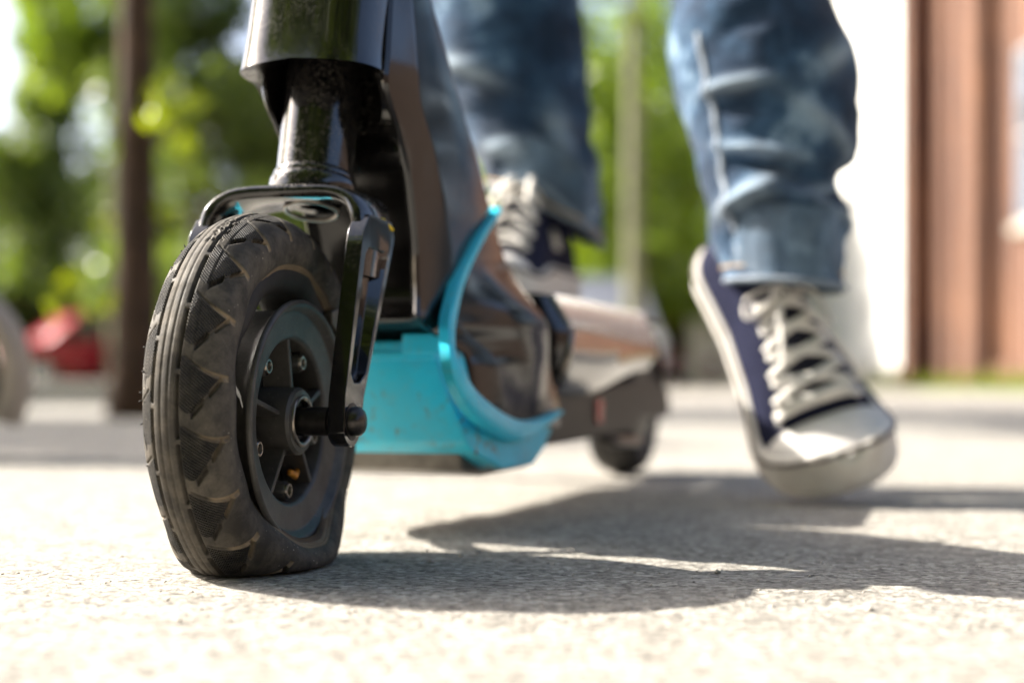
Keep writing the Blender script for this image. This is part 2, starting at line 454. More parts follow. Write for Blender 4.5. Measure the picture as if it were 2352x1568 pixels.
def tube(name, path, rad, mat, parent, seg=12, flat=1.0, up=None, cap=True, **kw):
    V, f = tube_data(path, rad, seg, flat, up, cap)
    return mk(name, V, f, mat, parent, **kw)

def join_data(parts):
    V = []; Fc = []; o = 0
    for v, f in parts:
        V.append(np.asarray(v).reshape(-1, 3)); Fc += [tuple(int(i) + o for i in q) for q in f]; o += len(V[-1])
    return np.concatenate(V), Fc

def smoothstep(x, a, b):
    t = np.clip((x - a) / (b - a), 0, 1); return t * t * (3 - 2 * t)

_ph = rng.uniform(0, 6.28, (40, 4)); _fr = rng.normal(0, 1, (40, 3))
def vnoise(P, scale, k=14, seed=0):
    s = 0; P = np.asarray(P) * scale
    for i in range(k):
        j = (i + seed * 7) % 40
        f = _fr[j] * (0.6 + 0.12 * i); s = s + np.sin(P @ f + _ph[j, 0]) / (1 + 0.15 * i)
    return s / math.sqrt(k)

# ------------------------------------------------------------------ ground
def build_ground():
    def axis(lo, hi, step, far):
        mid = list(np.arange(lo, hi, step)); g = []; s = step; x = hi
        while x < far: g.append(x); s *= 1.13; x += s
        g.append(far); h = []; s = step; x = lo - step
        lim = -far if lo < 0 else -far
        while x > lim: h.append(x); s *= 1.13; x -= s
        h.append(lim)
        return np.array(sorted(h + mid + g))
    xs = axis(-0.75, 0.85, 0.006, 900.0); ys = axis(0.25, 1.9, 0.006, 900.0)
    X, Y = np.meshgrid(xs, ys, indexing='ij')
    P = np.stack([X, Y, np.zeros_like(X)], -1)
    nz = vnoise(P, 9, 12, 1) * 0.5 + vnoise(P, 55, 14, 2) * 0.35 + vnoise(P, 210, 14, 3) * 0.3
    near = np.clip(1 - (np.abs(X) - 0.7) / 1.0, 0, 1) * np.clip(1 - (np.abs(Y - 1.0) - 0.8) / 1.0, 0, 1)
    Z = -np.abs(nz) * 0.0016 * near
    # chipped hollow near the lower left corner
    d = np.sqrt((X + 0.1585 - 0.35 * (Y - 0.5165)) ** 2 * 0.35 + (Y - 0.5165 - 0.12 * (X + 0.16)) ** 2 * 9)
    Z -= 0.006 * np.clip(1 - d / 0.020, 0, 1) ** 0.6
    v = np.stack([X, Y, Z], -1)
    o = mk('ground', v, grid_faces(len(xs), len(ys)), 'ground')
    tagp(o, 'worn pale stone paving lit by low sun', None, None, 'structure')
build_ground()

# ------------------------------------------------------------------ wheels
NPITCH = 19
def tyre(F, parent, ac=0.0, flat=True, nt_=1440, ns=168, R=0.110, zc=0.0950, rb=0.0745, zb=0.0975, hw=0.0238, mat='tread'):
    # half section in (h, b/hw): bead, sidewall, shoulder, crown
    half = [(0.0, 0.72), (0.05, 0.80), (0.22, 0.95), (0.45, 1.0), (0.66, 0.93), (0.83, 0.72), (0.94, 0.42), (0.985, 0.18), (1.0, 0.0)]
    sec = half + [(h, -b) for h, b in half[-2::-1]]
    cs = catmull(sec, 600)
    hgt = R - rb
    xy = np.stack([cs[:, 0] * hgt, cs[:, 1] * hw], -1)
    L = np.concatenate([[0], np.cumsum(np.linalg.norm(np.diff(xy, axis=0), axis=1))])
    s = np.linspace(0, L[-1], ns)
    hN = np.interp(s, L, cs[:, 0]); bN = np.interp(s, L, cs[:, 1])
    smm = (s - L[-1] / 2) * -1000.0            # positive on the b>0 side
    th = np.linspace(0, 2 * math.pi, nt_, endpoint=False)
    T, Hh = np.meshgrid(th, hN, indexing='ij'); _, Bb = np.meshgrid(th, bN, indexing='ij')
    def place(Hh, Bb, T):
        oz = zc + R * np.cos(T); oa = R * np.sin(T)
        bz = zb + rb * np.cos(T); ba = rb * np.sin(T)
        f = np.clip((0.026 - oz) / 0.040, 0, 1) ** 1.5 if flat else 0 * oz
        z = bz + (oz - bz) * Hh; a = ba + (oa - ba) * Hh
        wdt = hw * (1 + 0.26 * f * (0.35 + np.sin(np.clip(Hh, 0, 1) * math.pi))) 
        b = Bb * wdt + f * np.sign(Bb) * np.clip(1 - np.abs(Hh), 0, 1) * 0.013
        z = z - f * np.clip(1 - np.abs(Hh), 0, 1) * 0.008
        # the unseated wall wavers a little along the rim
        if flat: b = b + 0.0012 * np.sin(T * 3 + 0.7) * (1 - Hh) + 0.0007 * np.sin(T * 11) * (1 - Hh)
        if flat:
            k = 0.0035; z = 0.5 * (z + np.sqrt(z * z + k * k)) - 0.0003
        return np.stack([a, b, z], -1)
    P = place(Hh, Bb, T)
    # pattern
    S = np.broadcast_to(smm[None, :], T.shape); C = 2 * math.pi * R * 1000; p = C / NPITCH
    depth = np.zeros_like(T); groove = np.zeros_like(T); hatch = np.zeros_like(T)
    smax = smm.max()
    for side in (1, -1):
        sd = (S + 3.5) * side
        v = (T * R * 1000 * -1 + (p * 0.5 if side < 0 else 0)) % p          # mm, rises up the front of the wheel
        on = sd > 5.5
        vg = lambda q: 12.0 * (1 - ((36 - np.minimum(q, 36)) / 26.0) ** 2)
        # long rib-edge groove, broken by a bridge in each pitch
        vv = (v + 9) % p
        brk = smoothstep(np.abs(vv - p / 2), 1.2, 2.0)
        g = (1 - smoothstep(np.abs(sd - 7.6), 0.75, 1.15)) * brk
        depth = np.maximum(depth, 3.4 * g * on)
        # curved cross groove
        dv = (v - vg(sd) + p / 2) % p - p / 2
        wid = 0.75 + 0.75 * smoothstep(sd, 18, 32)
        g = (1 - smoothstep(np.abs(dv), wid * 0.6, wid * 1.15)) * smoothstep(sd, 9.5, 12) * (1 - smoothstep(sd, 35.2, 36.2))
        dg = np.where(sd < 16, 0.9, 1.1)
        depth = np.maximum(depth, dg * g * on)
        gc = (1 - smoothstep(np.abs(dv - 0.5), wid * 0.9, wid * 1.7)) * smoothstep(sd, 17, 21) * (1 - smoothstep(sd, 35.5, 36.5)); groove = np.maximum(groove, gc * on)
        # dashed zigzag from the middle of the block to the next groove
        s0, s1 = 14.5, 32.0; v0 = vg(14.5) - 7.5; v1 = vg(32.0) - p
        tt = np.clip((sd - s0) / (s1 - s0), 0, 1); vl = v0 + (v1 - v0) * tt
        dz = (v - vl + p / 2) % p - p / 2
        sl_ = math.hypot(s1 - s0, v1 - v0) / abs(s1 - s0)
        dl = np.abs(dz) / sl_
        dash = ((tt > 0.02) & (tt < 0.36)) | ((tt > 0.53) & (tt < 0.97))
        g = (1 - smoothstep(dl, 1.0, 1.6)) * dash
        depth = np.maximum(depth, 3.4 * g * on); groove = np.maximum(groove, g * 0.8 * (tt > .4) * on)
        gl = (1 - smoothstep(dl, 0.25, 0.6)) * (tt > 0.0) * (tt < 1.0)
        depth = np.maximum(depth, 0.55 * gl * on)
        # fine mould line
        depth = np.maximum(depth, 0.30 * (1 - smoothstep(np.abs(sd - 14.6), 0.15, 0.45)))
        # hatching: the wedge between rib groove, zigzag and the cross groove below
        below = ((vl - v) % p)                   # distance below zigzag
        up_ = ((v - (vg(sd))) % p)               # distance above the cross groove
        reg = (sd > 9.2) & (sd < 34) & (dl > 1.3) & (np.abs(dv) > 1.8)
        vlow = vg(sd) - p; vtop = np.where(sd < s0, vg(sd) - 6, vl)
        q = (v - vlow) % p; qt = (vtop - vlow)
        hatch = np.maximum(hatch, reg * (q < qt) * smoothstep(q, 1.2, 2.2) * (1 - smoothstep(q - qt, -1.6, -0.9)))
    for c0 in (-2.2, 2.4):
        depth = np.maximum(depth, 0.55 * (1 - smoothstep(np.abs(S + 3.5 - c0), 0.25, 0.65)))
    # ridges on the side wall beside the bead
    aS = np.abs(S)
    dust = np.zeros_like(T)
    for c0, dd in ((smax - 2.1, 0.7), (smax - 4.2, 0.6)):
        depth = np.maximum(depth, dd * (1 - smoothstep(np.abs(aS - c0), 0.3, 0.8)))
    dust = smoothstep(aS, smax - 5.2, smax - 3.6)
    # scrape on the tread near the top front
    sc_ = (np.abs(((T - (2 * math.pi - 0.42)) / 0.22)) < 1) & (np.abs(S - 2.2) < 4.5)
    rag = vnoise(np.stack([T * 90, S * 0.9, 0 * T], -1), 1.0, 12, 4)
    depth = np.maximum(depth, np.where(sc_ & (rag > 0.15), 0.9, 0))
    depth += 0.05 * vnoise(np.stack([np.sin(T) * 30, np.cos(T) * 30, S * .35], -1), 1.0, 14, 5)
    # normals of the smooth surface
    dT = np.roll(P, -1, 0) - np.roll(P, 1, 0); dS = np.gradient(P, axis=1)
    N = np.cross(dT, dS); N /= np.linalg.norm(N, axis=2)[..., None] + 1e-12
    mid = N[0, ns // 2]; sgn = 1 if mid[2] > 0 else -1
    P2 = P - sgn * N * (depth[..., None] * 0.001)
    P2[..., 2] = np.maximum(P2[..., 2], 0.0002 if flat else -1)
    vt = F(P2[..., 0] + ac, P2[..., 1], P2[..., 2])
    o = mk('tread_rubber', vt, grid_faces(nt_, ns, True, False), mat, parent)
    me = o.data
    for nm, arr in (('groove', groove), ('hatch', hatch), ('dust', dust)):
        at = me.attributes.new(nm, 'FLOAT', 'POINT'); at.data.foreach_set('value', arr.ravel().astype(np.float32))
    uvl = me.uv_layers.new(name='UVMap')
    li = np.empty(len(me.loops), dtype=np.int32); me.loops.foreach_get('vertex_index', li)
    uv = np.stack([(T * R * 1000).ravel(), S.ravel()], -1)[li]; uvl.data.foreach_set('uv', uv.astype(np.float32).ravel())
    # inner casing: thickness of the bead and the inside of the wall
    hi = np.array([0.0, -0.06, -0.04, 0.10, 0.40, 0.70, 0.84, 0.87]); bi = np.array([0.72, 0.66, 0.55, 0.62, 0.78, 0.66, 0.35, 0.0])
    hi = np.concatenate([hi, hi[-2::-1]]); bi = np.concatenate([bi, -bi[-2::-1]])
    T3 = np.linspace(0, 2 * math.pi, 180, endpoint=False); TT, H3 = np.meshgrid(T3, hi, indexing='ij'); _, B3 = np.meshgrid(T3, bi, indexing='ij')
    Pi = place(H3, B3, TT)
    ins = mk('inner_casing', F(Pi[..., 0] + ac, Pi[..., 1], Pi[..., 2]), grid_faces(180, len(hi), True, False), 'rubber_inside', parent)
    return o

def wheel_rim(F0, parent, ac=0.0, zc=0.0845, k=1.0, db=0.005):
    F = lambda a, b, z: F0(a, np.asarray(b) + db, z)
    r = lambda pts: [(a * k, b) for a, b in pts]
    prof = [(0.0462, -0.004), (0.0470, 0.0125), (0.0482, 0.0142), (0.0500, 0.0148), (0.0625, 0.0162), (0.0640, 0.0170), (0.0658, 0.0202), (0.0675, 0.0215),
            (0.0692, 0.0215), (0.0702, 0.0204), (0.0700, 0.0185), (0.0672, 0.0168), (0.0650, 0.0120), (0.0640, 0.0030), (0.0640, -0.003), (0.0650, -0.0120), (0.0672, -0.0168), (0.0700, -0.0185), (0.0702, -0.0204), (0.0692, -0.0215), (0.0660, -0.0200), (0.060, -0.0150), (0.0480, -0.0140), (0.0462, -0.006)]
    rim = lathe_b('rim', F, r(prof), 'rim', parent, ac, zc, 128, True, sharp=50)
    lathe_b('pocket_floor', F, [(0.0465, -0.0035), (0.0300, -0.0040), (0.0165, -0.0025)], 'cast', rim, ac, zc, 96)
    hub = lathe_b('hub', F, [(0.0165, -0.0150), (0.0195, -0.010), (0.0200, 0.004), (0.0196, 0.0185), (0.0180, 0.0203), (0.0150, 0.0205), (0.0144, 0.0199), (0.0140, 0.0175), (0.0100, 0.0173), (0.0060, 0.0173)], 'rim', parent, ac, zc, 64, sharp=40)
    lathe_b('bearing_ring', F, [(0.0141, 0.0185), (0.0150, 0.0211), (0.0140, 0.0221), (0.0126, 0.0215), (0.0122, 0.0185)], 'steel', hub, ac, zc, 64, True)
    for i in range(5):
        t = math.radians(-75 + i * 72)
        d = np.array([math.sin(t), math.cos(t)]); q = np.array([-d[1], d[0]])
        pts = []
        for rr, hw_, b in ((0.0185, 0.0016, 0.0150), (0.0475, 0.0016, 0.0135), (0.0475, 0.0024, -0.0030), (0.0185, 0.0024, -0.0030)):
            for s_ in (-1, 1):
                c = d * rr + q * hw_ * s_; pts.append((ac + c[0], b, zc + c[1]))
        pts = np.array(pts); v = F(pts[:, 0], pts[:, 1], pts[:, 2])
        mk('spoke_rib', v, [(0, 1, 3, 2), (2, 3, 5, 4), (4, 5, 7, 6), (6, 7, 1, 0), (0, 2, 4, 6), (1, 7, 5, 3)], 'rim', rim, bevel=0.0008)
        t2 = t + math.radians(36); bc = (ac + math.sin(t2) * 0.0405, zc + math.cos(t2) * 0.0405)
        boss = lathe_b('bolt_boss', F, [(0.0062, -0.003), (0.0056, 0.0095), (0.0050, 0.0102), (0.0046, 0.0098)], 'rim', rim, bc[0], bc[1], 24, sharp=40)
        lathe_b('bolt', F, [(0.0046, 0.0090), (0.0045, 0.0112), (0.0040, 0.0118), (0.0029, 0.0118), (0.0027, 0.0112), (0.0025, 0.0070), (0.0001, 0.0068)], 'steel', parent, bc[0], bc[1], 18, sharp=40)
    return rim

sroot = empty('electric_scooter', (BODY.O[0], BODY.O[1], 0.0), 'black and cyan electric kick scooter with a flat front tyre, ridden by the person', 'scooter')

def sub_empty(name, parent):
    # a part that only groups sub-parts keeps the parent's origin
    o = bpy.data.objects.new(name, None); col.objects.link(o); o.parent = parent
    ORG[o.name] = ORG[parent.name]; return o

ft = tyre(STEER, sroot); ft.name = 'front_tyre'; ORG[ft.name] = ORG[sroot.name]
ft['label'] = 'flat dusty front tyre come off its rim'
ic = [o for o in sroot.children if o.name.startswith('inner_casing')][0]; ic.parent = ft
wheel_rim(STEER, sroot)

def light_block_tube():  # dark torus added to block light through the gap at the rim
    t = np.linspace(0, 2 * math.pi, 96, endpoint=False); q = np.linspace(0, 2 * math.pi, 16, endpoint=False)
    T, Q = np.meshgrid(t, q, indexing='ij')
    r_ = 0.0765 + 0.0118 * np.cos(Q) + 0.0010 * np.sin(T * 9); b = 0.0188 * np.sign(np.sin(Q)) * np.abs(np.sin(Q)) ** 0.6 + 0.001 * np.sin(T * 7)
    z = 0.093 + r_ * np.cos(T); z = np.maximum(z, 0.004 + 0.002 * np.cos(Q))
    mk('light_block_tube', STEER(r_ * np.sin(T), b, z), grid_faces(96, 16, True, True), 'rubber', ft)
light_block_tube()
# moulding nibs and grit stuck on the tread
parts = []
for k in range(12):
    t = 2 * math.pi - rng.uniform(0.5, 1.9); bb = rng.choice([-0.0190, -0.0205, -0.0220, 0.0165, -0.0228]); rr = 0.110 - 0.0355 * (1 - float(np.interp(abs(bb) / 0.0238, [0, .18, .42, .72, .93, 1.0], [1.0, .985, .94, .83, .66, .45])))
    c = np.array([rr * math.sin(t), bb, 0.095 + rr * math.cos(t)]); d = np.array([math.sin(t), bb * 40, math.cos(t)]); d /= np.linalg.norm(d)
    c2 = c + d * rng.uniform(0.0008, 0.0020) + rng.normal(0, .0004, 3)
    parts.append(tube_data([STEER(*(c - d * .002)), STEER(*c), STEER(*c2)], [0.0005, 0.0005, 0.00035], 6))
V, f = join_data(parts)
mk('moulding_nibs', V, f, 'rubber', ft)['kind'] = 'stuff'

# ------------------------------------------------------------------ fork
AX = np.array([0.0, 0.0, 0.0845])
def arm_c(z): return 0.0005 + (z - 0.09) * 0.42
def fork_arm(side):
    b_in, b_out = 0.0462 * side, 0.0565 * side
    zs = np.linspace(0.098, 0.196, 12)
    wd = lambda z: 0.0150 + 0.0115 * float(np.clip((z - 0.098) / 0.095, 0, 1))
    lug = [(AX[0] + 0.0145 * math.cos(t), AX[2] + 0.0145 * math.sin(t)) for t in np.linspace(math.radians(205), math.radians(335), 9)]
    right = [(arm_c(z) + wd(z), z) for z in zs]; left = [(arm_c(z) - wd(z), z) for z in zs[::-1]]
    top = [(arm_c(0.205) + 0.018, 0.2055), (arm_c(0.205) - 0.020, 0.2065)]
    poly = lug + right + top + left
    n = len(poly); p = np.array(poly); c0 = p.mean(0)
    inset = []
    # pressed panel outline: an inner, narrower copy from above the lug to below the shoulder
    zi = np.linspace(0.112, 0.182, 9)
    r2 = [(arm_c(z) + wd(z) * 0.74, z) for z in zi]; l2 = [(arm_c(z) - wd(z) * 0.70, z) for z in zi[::-1]]
    t1 = [(arm_c(0.187) + 0.0150, 0.1868), (arm_c(0.187) - 0.0140, 0.1868)]
    b1 = [(arm_c(0.106) - 0.0045, 0.1065), (arm_c(0.106) + 0.0045, 0.1065)]
    inner = b1[1:] + r2 + t1 + l2 + b1[:1]
    bm = bmesh.new()
    def ring(pts, b): return [bm.verts.new(STEER(q[0], b, q[1]) - np.array(ORG[sroot.name])) for q in pts]
    o1 = ring(poly, b_in); o2 = ring(poly, b_out)
    for i in range(n): bm.faces.new((o1[i], o1[(i + 1) % n], o2[(i + 1) % n], o2[i]))
    bm.faces.new(o1)
    ir = ring(inner, b_out); ci = np.mean(np.array(inner), 0)
    small = [(ci[0] + (q[0] - ci[0]) * 0.66, ci[1] + (q[1] - ci[1]) * 0.93) for q in inner]
    dr = ring(small, b_out - 0.0065 * side)
    # outer face between outline and panel, bridged
    eo = [bm.edges.get((o2[i], o2[(i + 1) % n])) for i in range(n)]
    m_ = len(ir); ei = [bm.edges.new((ir[i], ir[(i + 1) % m_])) for i in range(m_)]
    bmesh.ops.triangle_fill(bm, edges=eo + ei, use_beauty=True)
    for i in range(m_): bm.faces.new((ir[i], ir[(i + 1) % m_], dr[(i + 1) % m_], dr[i]))
    bm.faces.new(dr)
    bmesh.ops.recalc_face_normals(bm, faces=bm.faces)
    me = bpy.data.meshes.new('fork_arm'); bm.to_mesh(me); bm.free()
    me.materials.append(MAT['gloss']); me.polygons.foreach_set('use_smooth', np.ones(len(me.polygons), dtype=bool))
    o = bpy.data.objects.new('fork_arm', me); col.objects.link(o); o.parent = sroot; ORG[o.name] = ORG[sroot.name]
    md = o.modifiers.new('bevel', 'BEVEL'); md.width = 0.0030; md.segments = 4; md.limit_method = 'ANGLE'; md.angle_limit = math.radians(35); md.harden_normals = True
    return o
armR = fork_arm(1); armL = fork_arm(-1)
# crown: a bent plate joining both arms over the tyre
def crown():
    path = []
    for t in np.linspace(0, math.pi, 49):
        c, s_ = math.cos(t), math.sin(t)
        path.append((-0.0505 * np.sign(c) * abs(c) ** 0.42, 0.185 + 0.0375 * abs(s_) ** 0.62))
    path = [(-0.0505, 0.170)] + path + [(0.0505, 0.170)]
    P = np.array(path); Tn = np.gradient(P, axis=0); Tn /= np.linalg.norm(Tn, axis=1)[:, None]; Nn = np.stack([-Tn[:, 1], Tn[:, 0]], -1)
    V = []
    th_ = 0.0040
    for i in range(len(P)):
        b, z = P[i]; md_ = 1 - min(1, abs(b) / 0.05) ** 2; ac = arm_c(z) + 0.007 * md_; wa = 0.0215 + 0.012 * md_ ** 0.8 + 0.004 * float(smoothstep(z, 0.195, 0.212)) * (1 - md_)
        for da, dn in ((-1, -.55), (-1, .55), (-.93, 1), (0, 1.15), (.93, 1), (1, .55), (1, -.55), (.93, -1), (0, -0.9), (-.93, -1)):
            lip = 0.0 
            V.append(STEER(ac + da * wa, b + Nn[i, 0] * dn * th_, z + Nn[i, 1] * dn * th_))
    V = np.array(V)
    return mk('fork_crown', V, np.concatenate([grid_faces(len(P), 10, False, True)]), 'gloss_dusty', sroot, sharp=60)
cr = crown()
def yellow():
    c = STEER(arm_c(.205) + 0.016, 0.0495, 0.2085)
    tube('warning_mark', [STEER(arm_c(.2) + 0.010, 0.0530, 0.2065), STEER(arm_c(.2) + 0.020, 0.0560, 0.2010)], [0.0024, 0.0024], 'yellow', cr, 8, 0.5)
yellow()
# steerer hole seen on the underside of the crown
sd_ = np.array([0, 0, 0]); 
AXD = STEER(0.25, 0, 1.0) - STEER(0, 0, 0)
AX0 = STEER(0.0630, 0.003, 0.2)
def axp(z): return AX0 + AXD * (z - 0.2)
ang = np.linspace(0, 2 * math.pi, 41)[:-1]
d_, s_, t_ = axis_frame(AXD)
ringp = np.array([axp(0.2145) + 0.0165 * (math.cos(t) * s_ + math.sin(t) * t_) for t in ang]); ringp = np.vstack([ringp, ringp[:1]])
tube('weld_ring', ringp, 0.0014, 'steel', cr, 8, cap=False)
lathe_ax('lower_headset_ring', axp(0.222), AXD, [(0.0205, 0.0), (0.0272, 0.0), (0.0280, 0.003), (0.0278, 0.0085), (0.0270, 0.0105), (0.0262, 0.0112), (0.0262, 0.0128), (0.0256, 0.0148), (0.0245, 0.0158), (0.0225, 0.0162)], 'gloss_dusty', sroot, 64, sharp=35)
lathe_ax('steerer_tube', axp(0.232), AXD, [(0.0242, 0.0), (0.0242, 0.13)], 'gloss_dusty', sroot, 72)
# dome nut, spacer, washers
lathe_b('axle', STEER, [(0.0001, 0.010), (0.0084, 0.010), (0.0084, 0.043), (0.0060, 0.0432), (0.0060, 0.0560), (0.0001, 0.0560)], 'darksteel', sroot, 0, 0.0845, 40, sharp=40)
nut = lathe_b('axle_nut', STEER, [(0.0108, 0.0552), (0.0108, 0.0568), (0.0086, 0.0570), (0.0086, 0.0594), (0.0082, 0.0612), (0.0064, 0.0632), (0.0036, 0.0642), (0.0001, 0.0646)], 'darksteel', sroot, 0, 0.0845, 40, sharp=40)
lathe_b('axle', STEER, [(0.0001, -0.010), (0.0074, -0.010), (0.0074, -0.043), (0.0060, -0.0432), (0.0060, -0.0560), (0.0001, -0.0560)], 'darksteel', sroot, 0, 0.0845, 32, sharp=40)
lathe_b('axle_nut', STEER, [(0.0112, -0.0552), (0.0112, -0.0572), (0.0088, -0.0574), (0.0088, -0.0605), (0.0084, -0.0628), (0.0066, -0.0652), (0.0001, -0.0668)], 'darksteel', sroot, 0, 0.0845, 32, sharp=40)
# orange grease lump and bracket behind the rim
tube('grease_smear', [STEER(0.012, 0.012, 0.0545), STEER(0.018, 0.013, 0.052), STEER(0.021, 0.0135, 0.055)], [0.0018, 0.0026, 0.0016], 'orange', sroot, 8)
extrude('brake_bracket', STEER, [(0.050, 0.150), (0.074, 0.156), (0.076, 0.142), (0.064, 0.138), (0.060, 0.124), (0.055, 0.126), (0.057, 0.139), (0.050, 0.143)], 0.018, 0.024, 'tray', sroot, bevel=0.001)

# ------------------------------------------------------------------ frame: head shell, neck, battery tray, deck
CAMP = np.array([0, 0, CAM_H])
def un_b(px, py, b):
    """point of the photograph (2352 wide) on the vertical body plane at offset b -> (a, z)"""
    F_, Hh = 3267.0, 880.0; k = (px - 1176.0) / F_; O, u, n = BODY.O, BODY.u, BODY.n
    a = (k * (O[1] + n[1] * b) - O[0] - n[0] * b) / (u[0] - k * u[1]); Y = O[1] + u[1] * a + n[1] * b
    return a, CAM_H + (Hh - py) * Y / F_

HAX = BODY(0.25, 0, 1.0) - BODY(0, 0, 0)
def head_shell():
    # open sleeve round the steerer; lower edge cut obliquely, low at the rear
    seg = 72; zs = 22; V = []
    for lay in (0, 1):
        for i in range(seg):
            t = 2 * math.pi * i / seg; fa, fb = -math.cos(t), math.sin(t)       # t=0 front
            rr = 0.0445 if lay == 0 else 0.0350
            ra = rr * (1.05 if lay == 0 else 1.0); rb_ = rr * 1.02
            # slightly squared front
            sq = (abs(fa) ** 3.2 + abs(fb) ** 3.2) ** (-1 / 3.2)
            da, db = fa * sq * ra, fb * sq * rb_
            back = (1 - math.cos(t)) / 2
            zlow = 0.2985 - 0.030 * smoothstep(back, 0.40, 0.95) + 0.004 * (1 - abs(fb)) * (1 - back) + (0.0022 if lay else 0)
            for k in range(zs):
                z = zlow + (0.47 - zlow) * (k / (zs - 1)) ** 1.6
                # flare slightly towards the bottom edge
                fl = 1 + 0.03 * math.exp(-((z - zlow) / 0.012)) if lay == 0 else 1
                V.append(BODY(0.0612 + 0.25 * (z - 0.245) + da * fl, -0.006 + db * fl, z))
    V = np.array(V).reshape(2, seg, zs, 3)
    f = [tuple(x) for x in grid_faces(seg, zs, True, False)]
    f2 = [tuple(seg * zs + i for i in x) for x in grid_faces(seg, zs, True, False)]
    f3 = [(i * zs, ((i + 1) % seg) * zs, seg * zs + ((i + 1) % seg) * zs, seg * zs + i * zs) for i in range(seg)]
    f4 = [(i * zs + zs - 1, ((i + 1) % seg) * zs + zs - 1, seg * zs + ((i + 1) % seg) * zs + zs - 1, seg * zs + i * zs + zs - 1) for i in range(seg)]
    return mk('head_shell', V, f + f2 + f3 + f4, 'gloss_dusty', sroot, sharp=40)
head_shell()

wz = np.array([0.060, 0.095, 0.120, 0.140, 0.156, 0.1755, 0.190, 0.211, 0.235, 0.270, 0.305, 0.363, 0.42, 0.47])
Wk = np.array([0.0605, 0.0605, 0.0580, 0.0470, 0.0430, 0.0415, 0.0415, 0.0420, 0.0435, 0.0455, 0.0460, 0.0430, 0.036, 0.030])
def wside(z): return float(np.interp(z, wz, Wk))
def kbz(z): return 1 + (0.0735 / wside(z) - 1) * float(1 - smoothstep(z, 0.148, 0.205))
def trace(pts, kb, bulge=False):
    out = []
    for x, y in pts:
        b = 0.05
        for _ in range(20):
            a, z = un_b(x, y, b); b = wside(z) * kb * (kbz(z) if bulge else 1)
        out.append((a, z))
    out = sorted(out, key=lambda q: q[1]); return np.array([q[0] for q in out]), np.array([q[1] for q in out])
ra_, rz_ = trace([(988, -12), (1060, 240), (1130, 490), (1150, 560), (1180, 625), (1212, 682), (1250, 732), (1266, 761), (1262, 826), (1268, 866), (1286, 935)], 0.97, True)
fa_, fz_ = trace([(882, 205), (905, 260), (940, 400), (957, 560), (961, 680), (961, 760), (965, 800)], 0.93)
def edges(z):
    R_ = np.interp(z, rz_, ra_) if z < rz_[-1] else ra_[-1] - (z - rz_[-1]) * 0.35
    F_ = np.interp(z, fz_, fa_) if z < fz_[-1] else fa_[-1] + (z - fz_[-1]) * 0.25
    F_ = F_ + 0.085 * float(1 - smoothstep(z, 0.130, 0.143))
    return F_, R_
def neck_section(z):
    Fa, Ra = edges(z); Wd = wside(z); d = Ra - Fa; M1 = Fa + 0.30 * d
    face = max(Fa + 0.014, 0.114 + 0.25 * (z - 0.28)); face = min(face, Ra - 0.03)
    k2 = kbz(z); kb = 1 + (k2 - 1) * 0.6
    return [(face, 0.0), (face, Wd * 0.70), (face - 0.25 * (face - Fa), Wd * 0.80), (Fa + 0.001, Wd * 0.86), (Fa, Wd * 0.90), (Fa + 0.003, Wd * 0.945), (Fa + 0.012, Wd * 0.975),
            (M1 - 0.004, Wd * 1.035), (M1, Wd * 1.045), (M1 + 0.004, Wd * 1.042), (Fa + 0.62 * d, Wd * 1.02 * kb), (Ra - 0.012, Wd * 1.0 * k2), (Ra - 0.004, Wd * 0.985 * k2), (Ra, Wd * 0.93 * k2), (Ra - 0.001, Wd * 0.75), (Ra - 0.004, 0)]
def flank_b(a, z):
    sec = neck_section(z)[4:14]; return float(np.interp(a, [q[0] for q in sec], [q[1] for q in sec]))
def neck():
    zz = np.linspace(0.072, 0.47, 130)
    S = np.array([neck_section(z) for z in zz])
    ker = np.ones(7) / 7
    for k in range(S.shape[1]):
        S[:, k, 0] = np.convolve(np.pad(S[:, k, 0], 3, mode='edge'), ker, 'valid')
    S = np.concatenate([S, (S * np.array([1, -1]))[:, -2:0:-1]], 1)
    V = BODY(S[..., 0], S[..., 1], np.broadcast_to(zz[:, None], S.shape[:2])); m = S.shape[1]
    fl = [tuple(x) for x in grid_faces(len(zz), m, False, True)] + [tuple(range(m)), tuple(range((len(zz) - 1) * m, len(zz) * m))]
    return mk('neck_frame', V, fl, 'satin', sroot, sharp=24)
neck()
# side curve of the cyan trim on the flank of the neck
def flank(px, py, off=0.0):
    b = 0.055
    for _ in range(15):
        a, z = un_b(px, py, b); fb_ = flank_b(a, z) + off; b = fb_ + max(0.0, 0.0700 - fb_) * float(1 - smoothstep(z, 0.090, 0.185))
    return a, b, z
def ribbon(pts, w0, name, mat, thick=0.004, off=0.002, sg=1):
    P = catmull([flank(x, y, off) + (wd,) for (x, y), wd in zip(pts, w0)], 60)
    C = P[:, :3]; Wd = P[:, 3]; T = np.gradient(C, axis=0); T /= np.linalg.norm(T, axis=1)[:, None]
    V = []
    for i in range(len(C)):
        # width direction lies in the a-z plane, thickness along b
        t2 = np.array([T[i, 0], 0, T[i, 2]]); t2 /= np.linalg.norm(t2); q = np.array([-t2[2], 0, t2[0]])
        for s1, s2 in ((-1, -1.2), (-1, 0.5), (-0.7, 1.0), (0.7, 1.0), (1, 0.5), (1, -1.2)):
            c = C[i] + q * s1 * Wd[i] + np.array([0, s2 * thick, 0]); V.append(BODY(c[0], sg * c[1], c[2]))
    fl = [tuple(x) for x in grid_faces(len(C), 6, False, True)] + [tuple(range(6)), tuple(range((len(C) - 1) * 6, len(C) * 6))]
    return mk(name, np.array(V), fl, mat, sroot, sharp=40)
